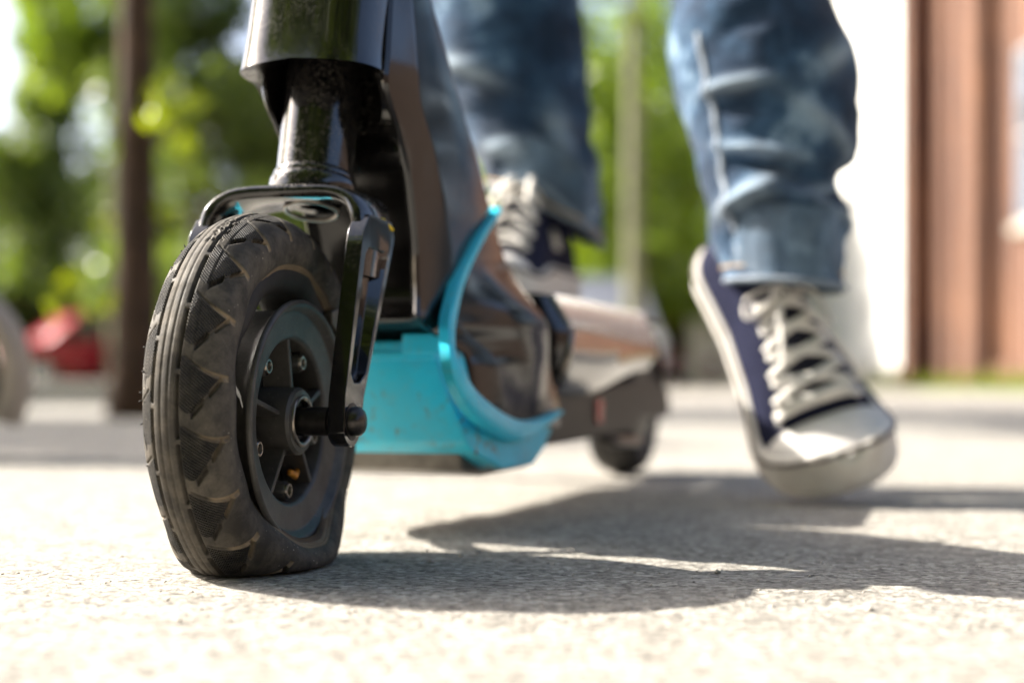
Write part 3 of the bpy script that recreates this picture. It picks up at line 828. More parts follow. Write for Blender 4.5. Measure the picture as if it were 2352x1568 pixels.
for sg_ in (1, -1): ribbon([(1140, 482), (1100, 545), (1058, 630), (1036, 710), (1029, 770), (1040, 840), (1075, 912), (1125, 960), (1180, 988), (1228, 978), (1282, 945)],
       [0.0022, 0.0028, 0.0040, 0.0055, 0.0075, 0.0085, 0.0085, 0.0085, 0.0080, 0.0050, 0.0015], 'cyan_trim', 'blue', sg=sg_)
def battery_cover():
    poly = [(0.152, 0.1355), (0.150, 0.124), (0.152, 0.110), (0.160, 0.066), (0.166, 0.0600), (0.215, 0.0455), (0.285, 0.0445), (0.318, 0.057), (0.358, 0.0836), (0.288, 0.0735), (0.235, 0.0730), (0.205, 0.0880), (0.188, 0.1050), (0.182, 0.1355)]
    wid = [0.040, 0.0415, 0.045, 0.0600, 0.0625, 0.0690, 0.0695, 0.0695, 0.0690, 0.0695, 0.0690, 0.0600, 0.0540, 0.0480]
    n = len(poly); V = [BODY(a, -w_ , z) for (a, z), w_ in zip(poly, wid)] + [BODY(a, w_, z) for (a, z), w_ in zip(poly, wid)]
    f = [tuple(range(n - 1, -1, -1)), tuple(range(n, 2 * n))] + [(i, (i + 1) % n, n + (i + 1) % n, n + i) for i in range(n)]
    me_ = mk('battery_cover', np.array(V), f, 'blue_rust', sroot, bevel=0.0022)
    return me_
tray = battery_cover()
# raised seam above the cover, moulded rib, clip and screws
extrude('cover_seam', BODY, [(0.1475, 0.1275), (0.1475, 0.1225), (0.156, 0.1215), (0.156, 0.1285)], -0.040, 0.041, 'blue', tray, bevel=0.001)
box('cover_clip', BODY, 0.146, 0.165, 0.018, 0.045, 0.1262, 0.1400, 'blue', tray, bevel=0.0015)
extrude('bottom_plate', BODY, [(0.172, 0.0600), (0.180, 0.0465), (0.222, 0.040), (0.330, 0.040), (0.36, 0.052), (0.30, 0.058)], -0.056, 0.050, 'tray', sroot, bevel=0.002)

def deck():
    aa = np.concatenate([np.linspace(0.336, 0.35, 6), np.linspace(0.36, 0.70, 36)]); V = []
    for a in aa:
        t = max(0.0, (a - 0.345) / 0.355)
        zb = 0.092 + 0.022 * smoothstep(t, 0.25, 0.95); ze = 0.150 - 0.006 * t; zt = 0.1785
        wd = (0.0815 - 0.003 * t) * (0.90 + 0.10 * float(smoothstep(a, 0.334, 0.350)))
        sec = [(0, zb - 0.001), (wd * 0.72, zb), (wd * 0.86, zb + 0.006), (wd * 0.94, zb + 0.018), (wd * 0.985, (zb + ze) / 2), (wd, ze - 0.006), (wd * 0.99, ze), (wd * 0.965, ze + 0.003), (wd * 0.80, zt - 0.004), (wd * 0.76, zt - 0.001), (wd * 0.70, zt), (0, zt)]
        sec += [(-b, z) for b, z in sec[-2:0:-1]]
        V.append([BODY(a, b, z) for b, z in sec])
    V = np.array(V); m = V.shape[1]
    fl = [tuple(x) for x in grid_faces(len(aa), m, False, True)] + [tuple(range(m)), tuple(range((len(aa) - 1) * m, len(aa) * m))]
    return mk('deck', V, fl, 'gloss', sroot, sharp=25)
dk = deck()
def deck_edge(sg):  # silver strip added to stand for sky reflected along the shoulder
    V = []
    aa = np.linspace(0.352, 0.698, 30)
    for a in aa:
        t = max(0.0, (a - 0.345) / 0.355); ze = 0.150 - 0.006 * t; wd = 0.0815 - 0.003 * t; zt = 0.1785
        for b, z in ((wd * 0.985, ze + 0.0032), (wd * 0.972, ze + 0.0062), (wd * 0.815, zt - 0.0006), (wd * 0.780, zt + 0.0012), (wd * 0.74, zt - 0.002), (wd * 0.9, ze + 0.002)):
            V.append(BODY(a, sg * b, z))
    mk('deck_edge', np.array(V), [tuple(x) for x in grid_faces(30, 6, False, True)] + [tuple(range(6)), tuple(range(29 * 6, 30 * 6))], 'edge_sky', dk, sharp=40)
deck_edge(1); deck_edge(-1)
tube('deck_end_trim', [BODY(0.352, 0.0820, 0.150), BODY(0.346, 0.0812, 0.13), BODY(0.338, 0.0745, 0.106)], [0.0026, 0.0026, 0.0018], 'steel', dk, 8)
extrude('tail', BODY, [(0.69, 0.118), (0.69, 0.1770), (0.85, 0.1770), (0.87, 0.172), (0.80, 0.168)], -0.048, 0.048, 'matte', dk, bevel=0.003)
box('grip_mat', BODY, 0.38, 0.80, -0.046, 0.046, 0.1787, 0.1805, 'grip', dk, bevel=0.0006)
extrude('chassis', BODY, [(0.30, 0.098), (0.30, 0.066), (0.335, 0.056), (0.66, 0.058), (0.70, 0.072), (0.70, 0.112), (0.5, 0.10)], -0.062, 0.062, 'matte', sroot, bevel=0.003)
box('reflector', BODY, 0.505, 0.525, 0.0622, 0.0645, 0.070, 0.092, 'red', sroot, bevel=0.001)
# rear wheel, its arms and mudguard
RA = 0.880
rt = tyre(BODY, sroot, RA, False, 260, 46, R=0.087, zc=0.087, rb=0.058, zb=0.087, hw=0.028, mat='rubber'); rt.name = 'rear_tyre'; ORG[rt.name] = ORG[sroot.name]
ic2 = [o for o in sroot.children if o.name.startswith('inner_casing')]
for o in ic2: o.parent = rt
lathe_b('rear_motor_hub', BODY, [(0.0001, -0.03), (0.03, -0.03), (0.050, -0.021), (0.0565, -0.019), (0.0565, 0.019), (0.050, 0.021), (0.03, 0.03), (0.0001, 0.03)], 'rim', sroot, RA, 0.087, 64, sharp=30)
for sgn in (-1, 1):
    extrude('rear_arm', BODY, [(0.69, 0.072), (0.69, 0.112), (0.76, 0.122), (0.885, 0.098), (0.905, 0.082), (0.885, 0.066), (0.77, 0.070)], 0.043 * sgn, 0.052 * sgn, 'matte', sroot, bevel=0.002)
V = []
for t in np.linspace(-75, 95, 30):
    tr = math.radians(t)
    for dr, b in [(q - 0.032, c) for q, c in ((0.1145, -0.032), (0.120, -0.030), (0.124, -0.02), (0.1255, 0), (0.124, 0.02), (0.120, 0.030), (0.1145, 0.032), (0.117, 0.028), (0.120, 0.018), (0.1215, 0), (0.120, -0.018), (0.117, -0.028))]:
        V.append(BODY(RA + dr * math.sin(tr), b, 0.084 + dr * math.cos(tr)))
mk('rear_mudguard', np.array(V), [tuple(x) for x in grid_faces(30, 12, False, True)] + [tuple(range(12)), tuple(range(29 * 12, 30 * 12))], 'gloss', sroot, sharp=50)
# kickstand under the chassis, stem and handlebar above the frame
tube('kickstand', [BODY(0.56, 0.050, 0.060), BODY(0.60, 0.056, 0.050), BODY(0.70, 0.058, 0.046)], [0.006, 0.006, 0.005], 'darksteel', sroot, 10)
def hp(z): return BODY(0.0455 + 0.25 * (z - 0.245), 0, z)
lathe_ax('stem', hp(0.46), HAX, [(0.030, 0.0), (0.030, 0.01), (0.0215, 0.02), (0.0215, 0.60)], 'gloss', sroot, 40)
hb = hp(1.06); nn = BODY.n
tube('handlebar', [hb - nn * 0.24, hb, hb + nn * 0.24], 0.0145, 'gloss', sroot, 16)
for sgn in (-1, 1): tube('handle_grip', [hb + nn * 0.145 * sgn, hb + nn * 0.255 * sgn], 0.019, 'rubber', sroot, 16)

# ------------------------------------------------------------------ person: sneakers and jeans
SL = 0.288
def sole_w(t):
    W = np.interp(t, [0, .12, .32, .5, .66, .76, .86, 1.0], [.0335, .0350, .0335, .0385, .0465, .0485, .0465, .040])
    W = np.where(t < 0.12, W * np.sqrt(np.clip(1 - ((0.12 - t) / 0.12) ** 2, 0, 1)), W)
    return np.where(t > 0.80, W * np.clip(1 - ((t - 0.80) / 0.20) ** 2.3, 0, 1) ** (1 / 2.3), W)
def up_h(t): return np.interp(t, [0, .06, .2, .34, .44, .58, .72, .85, .94, 1.0], [.070, .084, .090, .092, .086, .070, .056, .048, .038, .026])
def upper_pt(t, th, off=0.0):
    """th 0..pi from +y side over the top to -y side"""
    wd = sole_w(t) - 0.0025 + off; h = up_h(t) + off
    e1 = np.interp(t, [0, .4, .6, 1], [0.85, 0.95, 0.85, 0.8]); c, s = np.cos(th), np.sin(th)
    lean = np.interp(t, [0, .35, .6, 1], [0.72, 0.72, 0.9, 1.0])
    y = wd * np.sign(c) * np.abs(c) ** e1; z0 = 0.018; z = z0 + (h - z0) * np.abs(s) ** 0.75
    y = y * (1 - (1 - lean) * np.abs(s))
    return y, z

def sneaker(parent, place, lean_label, flip=1):
    """place(x, y, z) -> world; x from heel to toe. A part of the person with its own sub-parts."""
    ts = np.concatenate([np.linspace(0.001, 0.12, 10), np.linspace(0.14, 0.78, 34), np.linspace(0.80, 0.999, 16)])
    W = sole_w(ts)
    prof = [(0.0, 0.0), (0.80, 0.0), (0.95, 0.003), (1.0, 0.008), (1.0, 0.026), (0.985, 0.0315), (0.92, 0.033), (0.0, 0.026)]
    prof = prof + [(-a, b) for a, b in prof[-2:0:-1]]
    toe_up = lambda t: 0.006 * smoothstep(t, 0.90, 1.0)
    ends = lambda t: np.clip(np.minimum((t) / 0.02, (1 - t) / 0.012), 0, 1)
    V = []
    for t, w_ in zip(ts, W):
        for k, zz in prof:
            zc_ = 0.014 + (zz - 0.014) * (0.35 + 0.65 * ends(t))
            zt = 1.0 + 0.22 * smoothstep(t, 0.8, 0.95) * (zz > 0.015)
            V.append(place(t * SL, k * w_, zc_ * zt + toe_up(t)))
    m = len(prof)
    fl = [tuple(x) for x in grid_faces(len(ts), m, False, True)] + [tuple(range(m)), tuple(range((len(ts) - 1) * m, len(ts) * m))]
    root = mk('sneaker', np.array(V), fl, 'sole', parent)
    root['label'] = lean_label
    # dark line round the foxing
    pts = []
    tt = np.linspace(0.02, 0.985, 60)
    for s_ in (1, -1):
        pass
    lp = [(t, 1) for t in tt] + [(t, -1) for t in tt[::-1]]
    path = [place(t * SL, s_ * (sole_w(np.array(t)) + 0.0002), 0.0290 * (1 + 0.22 * smoothstep(t, .8, .95)) + toe_up(t)) for t, s_ in lp]
    path.append(path[0])
    V, f = tube_data(path, 0.0022, 6, cap=False); mk('sole_stripe', V, f, 'stripe', root)
    # canvas upper
    tu = np.linspace(0.004, 0.985, 46); th = np.linspace(0, math.pi, 29)
    V = [[place(t * SL, *upper_pt(t, q)) for q in th] for t in tu]
    mk('upper', np.array(V), grid_faces(len(tu), len(th)), 'canvas', root)
    tu = np.linspace(0.815, 0.99, 18)
    V = []
    for t in tu:
        row = []
        for q in th:
            # cap edge is curved: further back at the sides
            te = t
            back = 0.030 * np.cos(q) ** 2 * (1 - smoothstep(t, 0.815, 0.87))
            y, z = upper_pt(te - back, q, 0.0022); row.append(place((te - back) * SL, y, z))
        V.append(row)
    mk('toe_cap', np.array(V), grid_faces(len(tu), len(th)), 'toecap', root)
    # tongue
    tu = np.linspace(0.30, 0.72, 14); th2 = np.linspace(math.radians(62), math.radians(118), 9)
    V = []
    for t in tu:
        V.append([place((t - 0.05 * (t < .36)) * SL, *(lambda r: (r[0], r[1] + (0.010 if t < .36 else 0)))(upper_pt(t, q, 0.0012))) for q in th2])
    mk('tongue', np.array(V), grid_faces(len(tu), len(th2)), 'canvas_lt', root)
    # laces, criss-cross, and metal eyelets
    rows = np.linspace(0.345, 0.700, 6); qa, qb = math.radians(52), math.radians(128)
    def surf(t, q, off): y, z = upper_pt(t, q, off); return place(t * SL, y, z)
    for k in range(6):
        for q in (qa, qb):
            c = surf(rows[k], q, 0.001); nrm = surf(rows[k], q, 0.01) - c
            lathe_ax('eyelet', c, nrm, [(0.0022, 0.0), (0.0042, 0.0), (0.0040, 0.0012), (0.0024, 0.0014)], 'eyelet', root, 12, True)
    for k in range(5):
        for a_, b_ in ((qa, qb), (qb, qa)):
            pth = [surf(rows[k] + (rows[k + 1] - rows[k]) * u_ * 0.82, a_ + (b_ - a_) * u_, 0.0035 + 0.003 * math.sin(math.pi * u_) + (0.0015 if a_ == qa else 0)) for u_ in np.linspace(0.0, 1.0, 9)]
            nn_ = surf(rows[k], math.pi / 2, 0.01) - surf(rows[k], math.pi / 2, 0.0)
            tube('lace', pth, 0.0043, 'lace', root, 8, 0.38, up=nn_)
    pth = [surf(rows[5], qa + (qb - qa) * u_, 0.0055) for u_ in np.linspace(0, 1, 7)]
    tube('lace', pth, 0.0042, 'lace', root, 8, 0.6)
    # bow
    kn = surf(0.322, math.pi / 2, 0.009)
    q1 = qa if flip > 0 else qb; q2 = qb if flip > 0 else qa
    for pts in ([kn, surf(0.32, q2, 0.012), surf(0.37, q2 * 1.05, 0.012), surf(0.37, (q2 + math.pi / 2) / 2, 0.012), kn],
                [kn, surf(0.36, q1, 0.014), surf(0.46, q1 * 0.9, 0.012), surf(0.41, (q1 + math.pi / 2) / 2, 0.012), kn],
                [kn, surf(0.46, (q1 * 1.3 + math.pi / 2) / 2.3, 0.016), surf(0.58, q1, 0.012), surf(0.63, q1 * 0.96, 0.008)],
                [kn, surf(0.45, (q2 * 0.6 + math.pi / 2) / 1.6, 0.014), surf(0.53, (q2 + math.pi / 2) / 2, 0.010)]):
        tube('lace', catmull(pts, 22), 0.0034, 'lace', root, 8, 0.45)
    # pale printed patch on the flank
    return root

person = empty('person', (0.10, 1.45, 0.0), 'person in blue jeans and navy sneakers stepping off the scooter', 'person')

# image-right foot: pushing off on the toes
def make_pushing_foot():
    hd = np.array([0.10, -0.995, 0.0]); up = np.array([-0.32, 0.0, 0.947]); hd = hd - up * np.dot(hd, up); hd /= np.linalg.norm(hd)
    lat = np.cross(up, hd); K = 1.10; KW = 1.30
    n_ = 200; tt = np.linspace(1, 0, n_)                       # from toe to heel
    pitch = np.radians(24 + 42 * smoothstep(1 - tt, 0.14, 0.40))
    ds = SL * K / (n_ - 1)
    hor = np.concatenate([[0], np.cumsum(np.cos(pitch[:-1]) * ds)]); ver = np.concatenate([[0], np.cumsum(np.sin(pitch[:-1]) * ds)])
    base = np.array([0.303, 1.235, 0.0])
    def raw(x, y, z):
        t = x / SL; h_ = np.interp(1 - t, 1 - tt, hor); v_ = np.interp(1 - t, 1 - tt, ver); p = np.interp(1 - t, 1 - tt, pitch)
        nrm = hd * math.sin(p) + up * math.cos(p)
        return base - hd * h_ + up * v_ + lat * y * KW + nrm * z * K
    zmin = min(raw(t * SL, s_ * sole_w(np.array(t)) * .9, 0.0)[2] for t in np.linspace(0.6, 0.99, 60) for s_ in (-1, 0, 1))
    def place(x, y, z): return raw(x, float(y), float(z)) - np.array([0, 0, zmin - 0.0015])
    return place
pf = make_pushing_foot()
sneaker(person, pf, 'navy canvas sneaker pushing off the ground on its toe', 1)

# image-left foot: flat on the deck
hd2 = -BODY.u * 0.99 - BODY.n * 0.03; hd2 = hd2 / np.linalg.norm(hd2); lat2 = np.cross([0, 0, 1.0], hd2)
def pf2(x, y, z):
    base = BODY(0.795, -0.054, 0.1815); kz = 1.0 + 0.42 * float(1 - smoothstep(x / SL, 0.45, 0.75))
    return base + hd2 * x + lat2 * float(y) + np.array([0, 0, float(z) * kz])
sneaker(person, pf2, 'navy canvas sneaker standing on the scooter deck', -1)
sn2 = [o for o in person.children if o.name.startswith('sneaker')][-1]
for x0, x1 in ((0.085, 0.095), (0.100, 0.110)):
    P = []
    for x in (x0, x1):
        for q in (0.28, 0.52):
            for off in (0.0003, 0.0016):
                y, z = upper_pt(x / SL, math.pi - q if lat2[0] < 0 else q, off); P.append(pf2(x, y, z))
    mk('side_mark', np.array(P), [(0, 1, 3, 2), (4, 6, 7, 5), (0, 4, 5, 1), (2, 3, 7, 6), (0, 2, 6, 4), (1, 5, 7, 3)], 'lace', sn2)

def px_row(py, pl, pr, Y):
    F_ = 3267.0; xc = ((pl + pr) / 2 - 1176) / F_ * Y; hw = (pr - pl) / 2 / F_ * Y
    return (xc, Y, CAM_H + (880 - py) * Y / F_, hw)
def leg(rows, hip, folds, tilt, seed, nth=120, nz=190):
    R = [px_row(*r) for r in rows]; R = R + hip
    C = catmull(R, nz)                                       # bottom to top
    ang = np.linspace(0, 2 * math.pi, nth, endpoint=False)   # 0 = towards camera, +pi/2 = image right
    A, _ = np.meshgrid(ang, np.arange(nz)); 
    X = C[:, 0][:, None]; Yc = C[:, 1][:, None]; Z = C[:, 2][:, None]; HW = C[:, 3][:, None]
    d = np.zeros_like(A); wear_and_light = np.zeros_like(A)
    Pn = np.stack([np.sin(A) * 0.08 + X, -np.cos(A) * 0.08 + Yc, Z + 0 * A], -1)
    amp = 0.35 + 0.65 * (1 - smoothstep(Z, 0.30, 0.62))
    d += 0.0042 * amp * vnoise(Pn * np.array([0.6, 0.6, 1.5]), 26, 12, seed) + 0.0034 * amp * (0.5 - np.abs(vnoise(Pn * np.array([0.6, 0.6, 1.5]), 42, 14, seed + 1))) + 0.0016 * (0.5 - np.abs(vnoise(Pn, 110, 14, seed + 5)))
    for (py, adeg, am, sg, asg, slope) in folds:
        zf = CAM_H + (880 - py) * 1.40 / 3267.0
        da = (A - math.radians(adeg) + math.pi) % (2 * math.pi) - math.pi
        zc = zf + slope * da
        g = np.exp(-((Z - zc) / (sg * 1.4 / 3267)) ** 2) * np.exp(-(da / math.radians(asg)) ** 2)
        d += am * g
        if am > 0: wear_and_light = np.maximum(wear_and_light, g * 0.9)  # raised folds paled as if sunlit, besides being worn
    wear_and_light = np.maximum(wear_and_light, 0.55 * smoothstep(vnoise(Pn, 30, 14, seed + 2), 0.9, 1.8))
    wear_and_light[:3] = 0.6
    r = HW + d
    P = np.stack([X + np.sin(A) * r, Yc - np.cos(A) * r * 0.97, Z - tilt * np.sin(A) * (1 - smoothstep(Z - Z[0], 0.0, 0.22))], -1)
    return P, wear_and_light, C
rowsR = [(662, 1686, 1932, 1.290), (618, 1672, 1928, 1.306), (560, 1648, 1934, 1.312), (520, 1640, 1944, 1.317), (480, 1632, 1946, 1.323), (448, 1624, 1924, 1.329), (422, 1616, 1911, 1.335), (395, 1610, 1936, 1.339), (360, 1602, 1960, 1.344), (280, 1578, 1969, 1.348), (200, 1560, 1966, 1.353), (130, 1546, 1951, 1.357), (60, 1543, 1926, 1.361), (0, 1547, 1906, 1.366), (-60, 1545, 1895, 1.370)]
foldsR = [(252, -32, 0.011, 15, 22, 0.006), (300, -30, -0.009, 22, 24, 0.0), (392, -22, 0.012, 13, 26, -0.012), (425, -14, -0.012, 14, 26, -0.006), (478, -24, 0.013, 20, 24, 0.03), (505, -36, 0.011, 22, 30, 0.02),
          (548, -10, -0.008, 16, 40, 0.02), (420, 92, -0.006, 14, 35, 0.0), (180, 40, 0.005, 30, 20, 0.05), (340, 30, 0.005, 22, 25, -0.05), (120, -20, -0.006, 30, 22, 0.04), (465, 40, 0.005, 12, 30, 0.02), (520, 50, 0.005, 12, 40, -0.02)]
hipR = [(0.215, 1.41, 0.60, 0.083), (0.195, 1.46, 0.72, 0.090), (0.175, 1.51, 0.84, 0.096), (0.15, 1.53, 0.93, 0.098)]
rowsL = [(500, 1125, 1392, 1.540), (470, 1110, 1391, 1.546), (420, 1090, 1384, 1.552), (360, 1062, 1374, 1.559), (300, 1038, 1367, 1.565), (200, 1008, 1354, 1.571), (100, 988, 1344, 1.578), (0, 975, 1332, 1.584), (-60, 968, 1330, 1.590)]
foldsL = [(110, -38, 0.012, 30, 20, -0.03), (150, -30, -0.010, 18, 22, -0.02), (330, -25, 0.009, 24, 26, 0.03), (370, -20, -0.012, 26, 26, 0.04), (420, 10, 0.008, 18, 40, -0.04), (250, 30, 0.006, 60, 12, 0.0), (300, 70, 0.006, 18, 25, 0.05), (390, 60, 0.006, 14, 30, 0.04)]
hipL = [(-0.008, 1.60, 0.60, 0.088), (0.005, 1.59, 0.72, 0.090), (0.025, 1.52, 0.84, 0.096), (0.05, 1.535, 0.93, 0.098)]
PR, wR, CR = leg(rowsR, hipR, foldsR, 0.004, 1)
PL, wL, CL = leg(rowsL, hipL, foldsL, 0.032, 3)
def inside_ring(P):
    c = P[0].mean(0)
    ring = []
    for k, (s_, dz) in enumerate(((0.985, -0.0006), (0.955, 0.001), (0.945, 0.02), (0.93, 0.07))):
        q = c + (P[0] - c) * np.array([s_, s_, 1]) + np.array([0, 0, dz]); ring.append(q)
    return np.array(ring)
def jeans():
    parts = []; wear_and_light = []
    for P, wr in ((PR, wR), (PL, wL)):
        ins = inside_ring(P)[::-1]
        Q = np.concatenate([ins, P]); parts.append((Q, grid_faces(Q.shape[0], Q.shape[1], False, True)))
        wear_and_light.append(np.concatenate([np.full((4, P.shape[1]), 0.3), wr]).ravel())
    # hips
    zs = np.linspace(0.86, 1.08, 12); ang = np.linspace(0, 2 * math.pi, 48, endpoint=False); V = []
    for z in zs:
        k = smoothstep(z, 0.86, 0.93); rx = 0.10 + 0.075 * k - 0.02 * smoothstep(z, 1.0, 1.08); ry = 0.07 + 0.045 * k
        V.append(np.stack([0.10 + rx * np.sin(ang), 1.53 - ry * np.cos(ang), np.full(48, z)], -1))
    V = np.array(V); parts.append((V, grid_faces(12, 48, False, True))); wear_and_light.append(np.zeros(12 * 48))
    V, f = join_data(parts)
    o = mk('jeans', V, f, 'denim', person)
    at = o.data.attributes.new('wear_and_light', 'FLOAT', 'POINT'); at.data.foreach_set('value', np.concatenate(wear_and_light).astype(np.float32))
    o['label'] = 'faded dark blue denim jeans with creased legs'
    # hem ridge with thread, side seams
    for P, k in ((PR, 1), (PL, 1)):
        c = P[0].mean(0)
        ring = P[9].copy(); cc = ring.mean(0); ring = cc + (ring - cc) * 1.006
        ring = np.vstack([ring, ring[:1]])
        V, f = tube_data(ring, 0.0016, 6, cap=False); mk('hem_stitching', V, f, 'thread', o)
        low = P[2].copy(); cc = low.mean(0); low = np.vstack([low, low[:1]])
        V, f = tube_data(low, 0.0030, 8, cap=False); mk('hem', V, f, 'denim_in', o)
    for P, a0, m_ in ((PR, -52, 'denim_in'), (PL, 62, 'denim')):  # right leg seam kept pale, a sunlit edge put into its colour
        j = int(round((a0 % 360) / 360 * P.shape[1])) % P.shape[1]
        path = []
        for i in range(12, 120):
            c = P[i].mean(0); q = P[i, j]; path.append(c + (q - c) * 1.004)
        V, f = tube_data(path, 0.0034, 8, 0.45, up=(path[40] - PR[52].mean(0)) if P is PR else None); mk('side_seam', V, f, m_, o)
    return o
jeans()
# ankles in dark socks
def sock(p0, p1, r0, r1, name='sock'):
    tube(name, catmull([p0, (np.array(p0) + np.array(p1)) / 2, p1], 8), np.linspace(r0, r1, 8), 'canvas', person, 20)
sock(pf(0.075, 0, 0.06), CR[20, :3], 0.036, 0.046)
sock(pf2(0.075, 0, 0.06), CL[24, :3], 0.036, 0.048)
# the rest of the figure, above the picture
def upper_body():
    me = bpy.data.meshes.new('body')
    gl = hb - nn * 0.20; gr = hb + nn * 0.20
    o0 = np.array(ORG[person.name])
    pts = [((0.10, 1.53, 1.05), .125), ((0.09, 1.49, 1.22), .130), ((0.08, 1.45, 1.40), .145), ((0.075, 1.43, 1.50), .075), ((0.07, 1.41, 1.57), .055), ((0.068, 1.39, 1.66), .095), ((0.068, 1.385, 1.75), .095),
           ((-0.11, 1.44, 1.43), .065), ((-0.20, 1.30, 1.20), .050), (tuple(gl + np.array([0, 0.03, 0.02])), .036), ((0.26, 1.44, 1.43), .065), ((0.30, 1.28, 1.20), .050), (tuple(gr + np.array([0, 0.03, 0.02])), .036)]
    ed = [(0, 1), (1, 2), (2, 3), (3, 4), (4, 5), (5, 6), (2, 7), (7, 8), (8, 9), (2, 10), (10, 11), (11, 12)]
    me.from_pydata([tuple(np.array(p) - o0) for p, _ in pts], ed, [])
    o = bpy.data.objects.new('body', me); col.objects.link(o); o.parent = person; ORG[o.name] = ORG[person.name]
    md = o.modifiers.new('skin', 'SKIN')
    for i, (_, r) in enumerate(pts): me.skin_vertices[0].data[i].radius = (r, r)
    me.skin_vertices[0].data[0].use_root = True
    o.modifiers.new('sub', 'SUBSURF').levels = 2; o.modifiers['sub'].render_levels = 2
    me.materials.append(MAT['shirt'])
upper_body()

# ------------------------------------------------------------------ street behind
def PX(px, Y): return (px - 1176.0) / 3267.0 * Y

def leaf_mesh(name, centers, radii, n, size, mat, up_bias=0.4, seed=0):
    r = np.random.default_rng(seed)
    wts = np.array(radii) ** 2; wts /= wts.sum()
    k = r.choice(len(centers), n, p=wts)
    d = r.normal(0, 1, (n, 3)); d /= np.linalg.norm(d, axis=1)[:, None]
    rad = np.array(radii)[k] * r.uniform(0.25, 1.0, n) ** 0.5
    c = np.array(centers)[k] + d * rad[:, None] * np.array([1, 1, 0.8])
    nrm = r.normal(0, 1, (n, 3)) + np.array([0, 0, up_bias]); nrm /= np.linalg.norm(nrm, axis=1)[:, None]
    ax = np.cross(nrm, r.normal(0, 1, (n, 3))); ax /= np.linalg.norm(ax, axis=1)[:, None]; bx_ = np.cross(nrm, ax)
    sz = size * r.uniform(0.6, 1.25, n)[:, None]
    V = np.stack([c - ax * sz, c - bx_ * sz * 0.55 - nrm * sz * 0.12, c + ax * sz, c + bx_ * sz * 0.55 - nrm * sz * 0.12], 1).reshape(-1, 3)
    me = raw_mesh(name, V, np.arange(n * 4).reshape(-1, 4), False); me.materials.append(MAT[mat]); return me

def crown_blobs(seed, z0, z1, R, nb):
    r = np.random.default_rng(seed); cs = []; rs = []
    for i in range(nb):
        u_ = r.uniform(0, 1); z = z0 + (z1 - z0) * u_; q = R * math.sqrt(max(0.08, 1 - (2 * u_ - 0.9) ** 2)) * r.uniform(0.2, 1.0); t = r.uniform(0, 6.28)
        cs.append((q * math.cos(t), q * math.sin(t), z)); rs.append(R * r.uniform(0.22, 0.42))
    return cs, rs

def trunk_mesh(name, h_, r0, limbs, seed, mat, lean=0.03):
    r = np.random.default_rng(seed); parts = []
    zz = np.linspace(-0.05, h_, 14); path = np.stack([np.cumsum(r.normal(0, lean * h_ / 40, 14)), np.cumsum(r.normal(0, lean * h_ / 40, 14)), zz], -1); path -= path[0] * np.array([1, 1, 0])
    rad = r0 * (1 - 0.55 * (zz / h_)) * (1 + 0.5 * np.exp(-np.maximum(zz, 0) / (r0 * 2.2)))
    parts.append(tube_data(path, rad, 14))
    for k in range(limbs):
        i = int(r.integers(6, 13)); t = r.uniform(0, 6.28); L = h_ * r.uniform(0.25, 0.45); d = np.array([math.cos(t), math.sin(t), r.uniform(0.5, 1.1)])
        p0 = path[i]; pp = [p0, p0 + d * L * 0.4, p0 + d * L * np.array([1, 1, 1.1])]
        parts.append(tube_data(catmull(pp, 7), np.linspace(rad[i] * 0.6, rad[i] * 0.15, 7), 8))
    V, f = join_data(parts)
    me = raw_mesh(name, V, f, True); me.materials.append(MAT[mat]); return me

def link_child(name, me, parent, loc=(0, 0, 0)):
    o = bpy.data.objects.new(name, me); col.objects.link(o); o.parent = parent; o.location = loc; return o

CROWN = {}
for i, (mt, z0, z1, R, nb, n) in enumerate((('leaf_a', 1.6, 6.6, 2.5, 30, 6500), ('leaf_b', 1.0, 6.4, 2.4, 30, 6500), ('leaf_b', 0.8, 8.5, 3.2, 44, 9000))):
    cs, rs = crown_blobs(20 + i, z0, z1, R, nb); CROWN[i] = leaf_mesh('crown', cs, rs, n, 0.14, mt, seed=50 + i)
TRUNK = {0: trunk_mesh('trunk', 5.0, 0.13, 6, 1, 'bark'), 1: trunk_mesh('trunk', 4.8, 0.12, 5, 2, 'bark'), 2: trunk_mesh('trunk', 6.5, 0.17, 6, 3, 'bark')}
TP = trunk_mesh('trunk', 7.5, 0.125, 0, 9, 'bark_pale', 0.006)
CROWN[3] = leaf_mesh('crown', *crown_blobs(29, 5.6, 10.0, 2.3, 30), 8000, 0.15, 'leaf_a', seed=59); TRUNK[3] = TP
def tree(name, x, y, kind, s, rot, label, pale=False, group=None):
    e = empty(name, (x, y, 0), label, 'tree', group); e.scale = (s, s, s); e.rotation_euler = (0, 0, rot)
    link_child('trunk', TP if pale else TRUNK[kind], e); link_child('crown', CROWN[kind], e); return e
G2 = 'trees in the second row behind the street'; G3 = 'tall trees closing the view'
tree('street_tree', PX(90, 31), 31, 1, 1.0, 0.3, 'leafy green tree standing behind the red car at the left edge', group=G2)
tree('street_tree', PX(262, 27), 27, 3, 1.0, 1.1, 'tree with a pale slim trunk beside the brown trunk on the left', True)
tree('street_tree', PX(455, 25), 25, 1, 1.05, 2.0, 'leafy green tree seen just left of the scooter fork', group=G2)
tree('street_tree', PX(1455, 18), 18, 3, 1.0, 4.0, 'tree with a pale slim trunk between the two jeans legs', True)
tree('street_tree', PX(1610, 40), 40, 1, 1.4, 5.1, 'dark green tree behind the stepping leg', group=G2)
tree('street_tree', PX(1490, 31), 31, 0, 1.25, 2.6, 'bright green tree filling the gap between the two legs', group=G2)
tree('street_tree', PX(1310, 29), 29, 0, 1.15, 0.9, 'bright green tree behind the leg standing on the deck', group=G2)
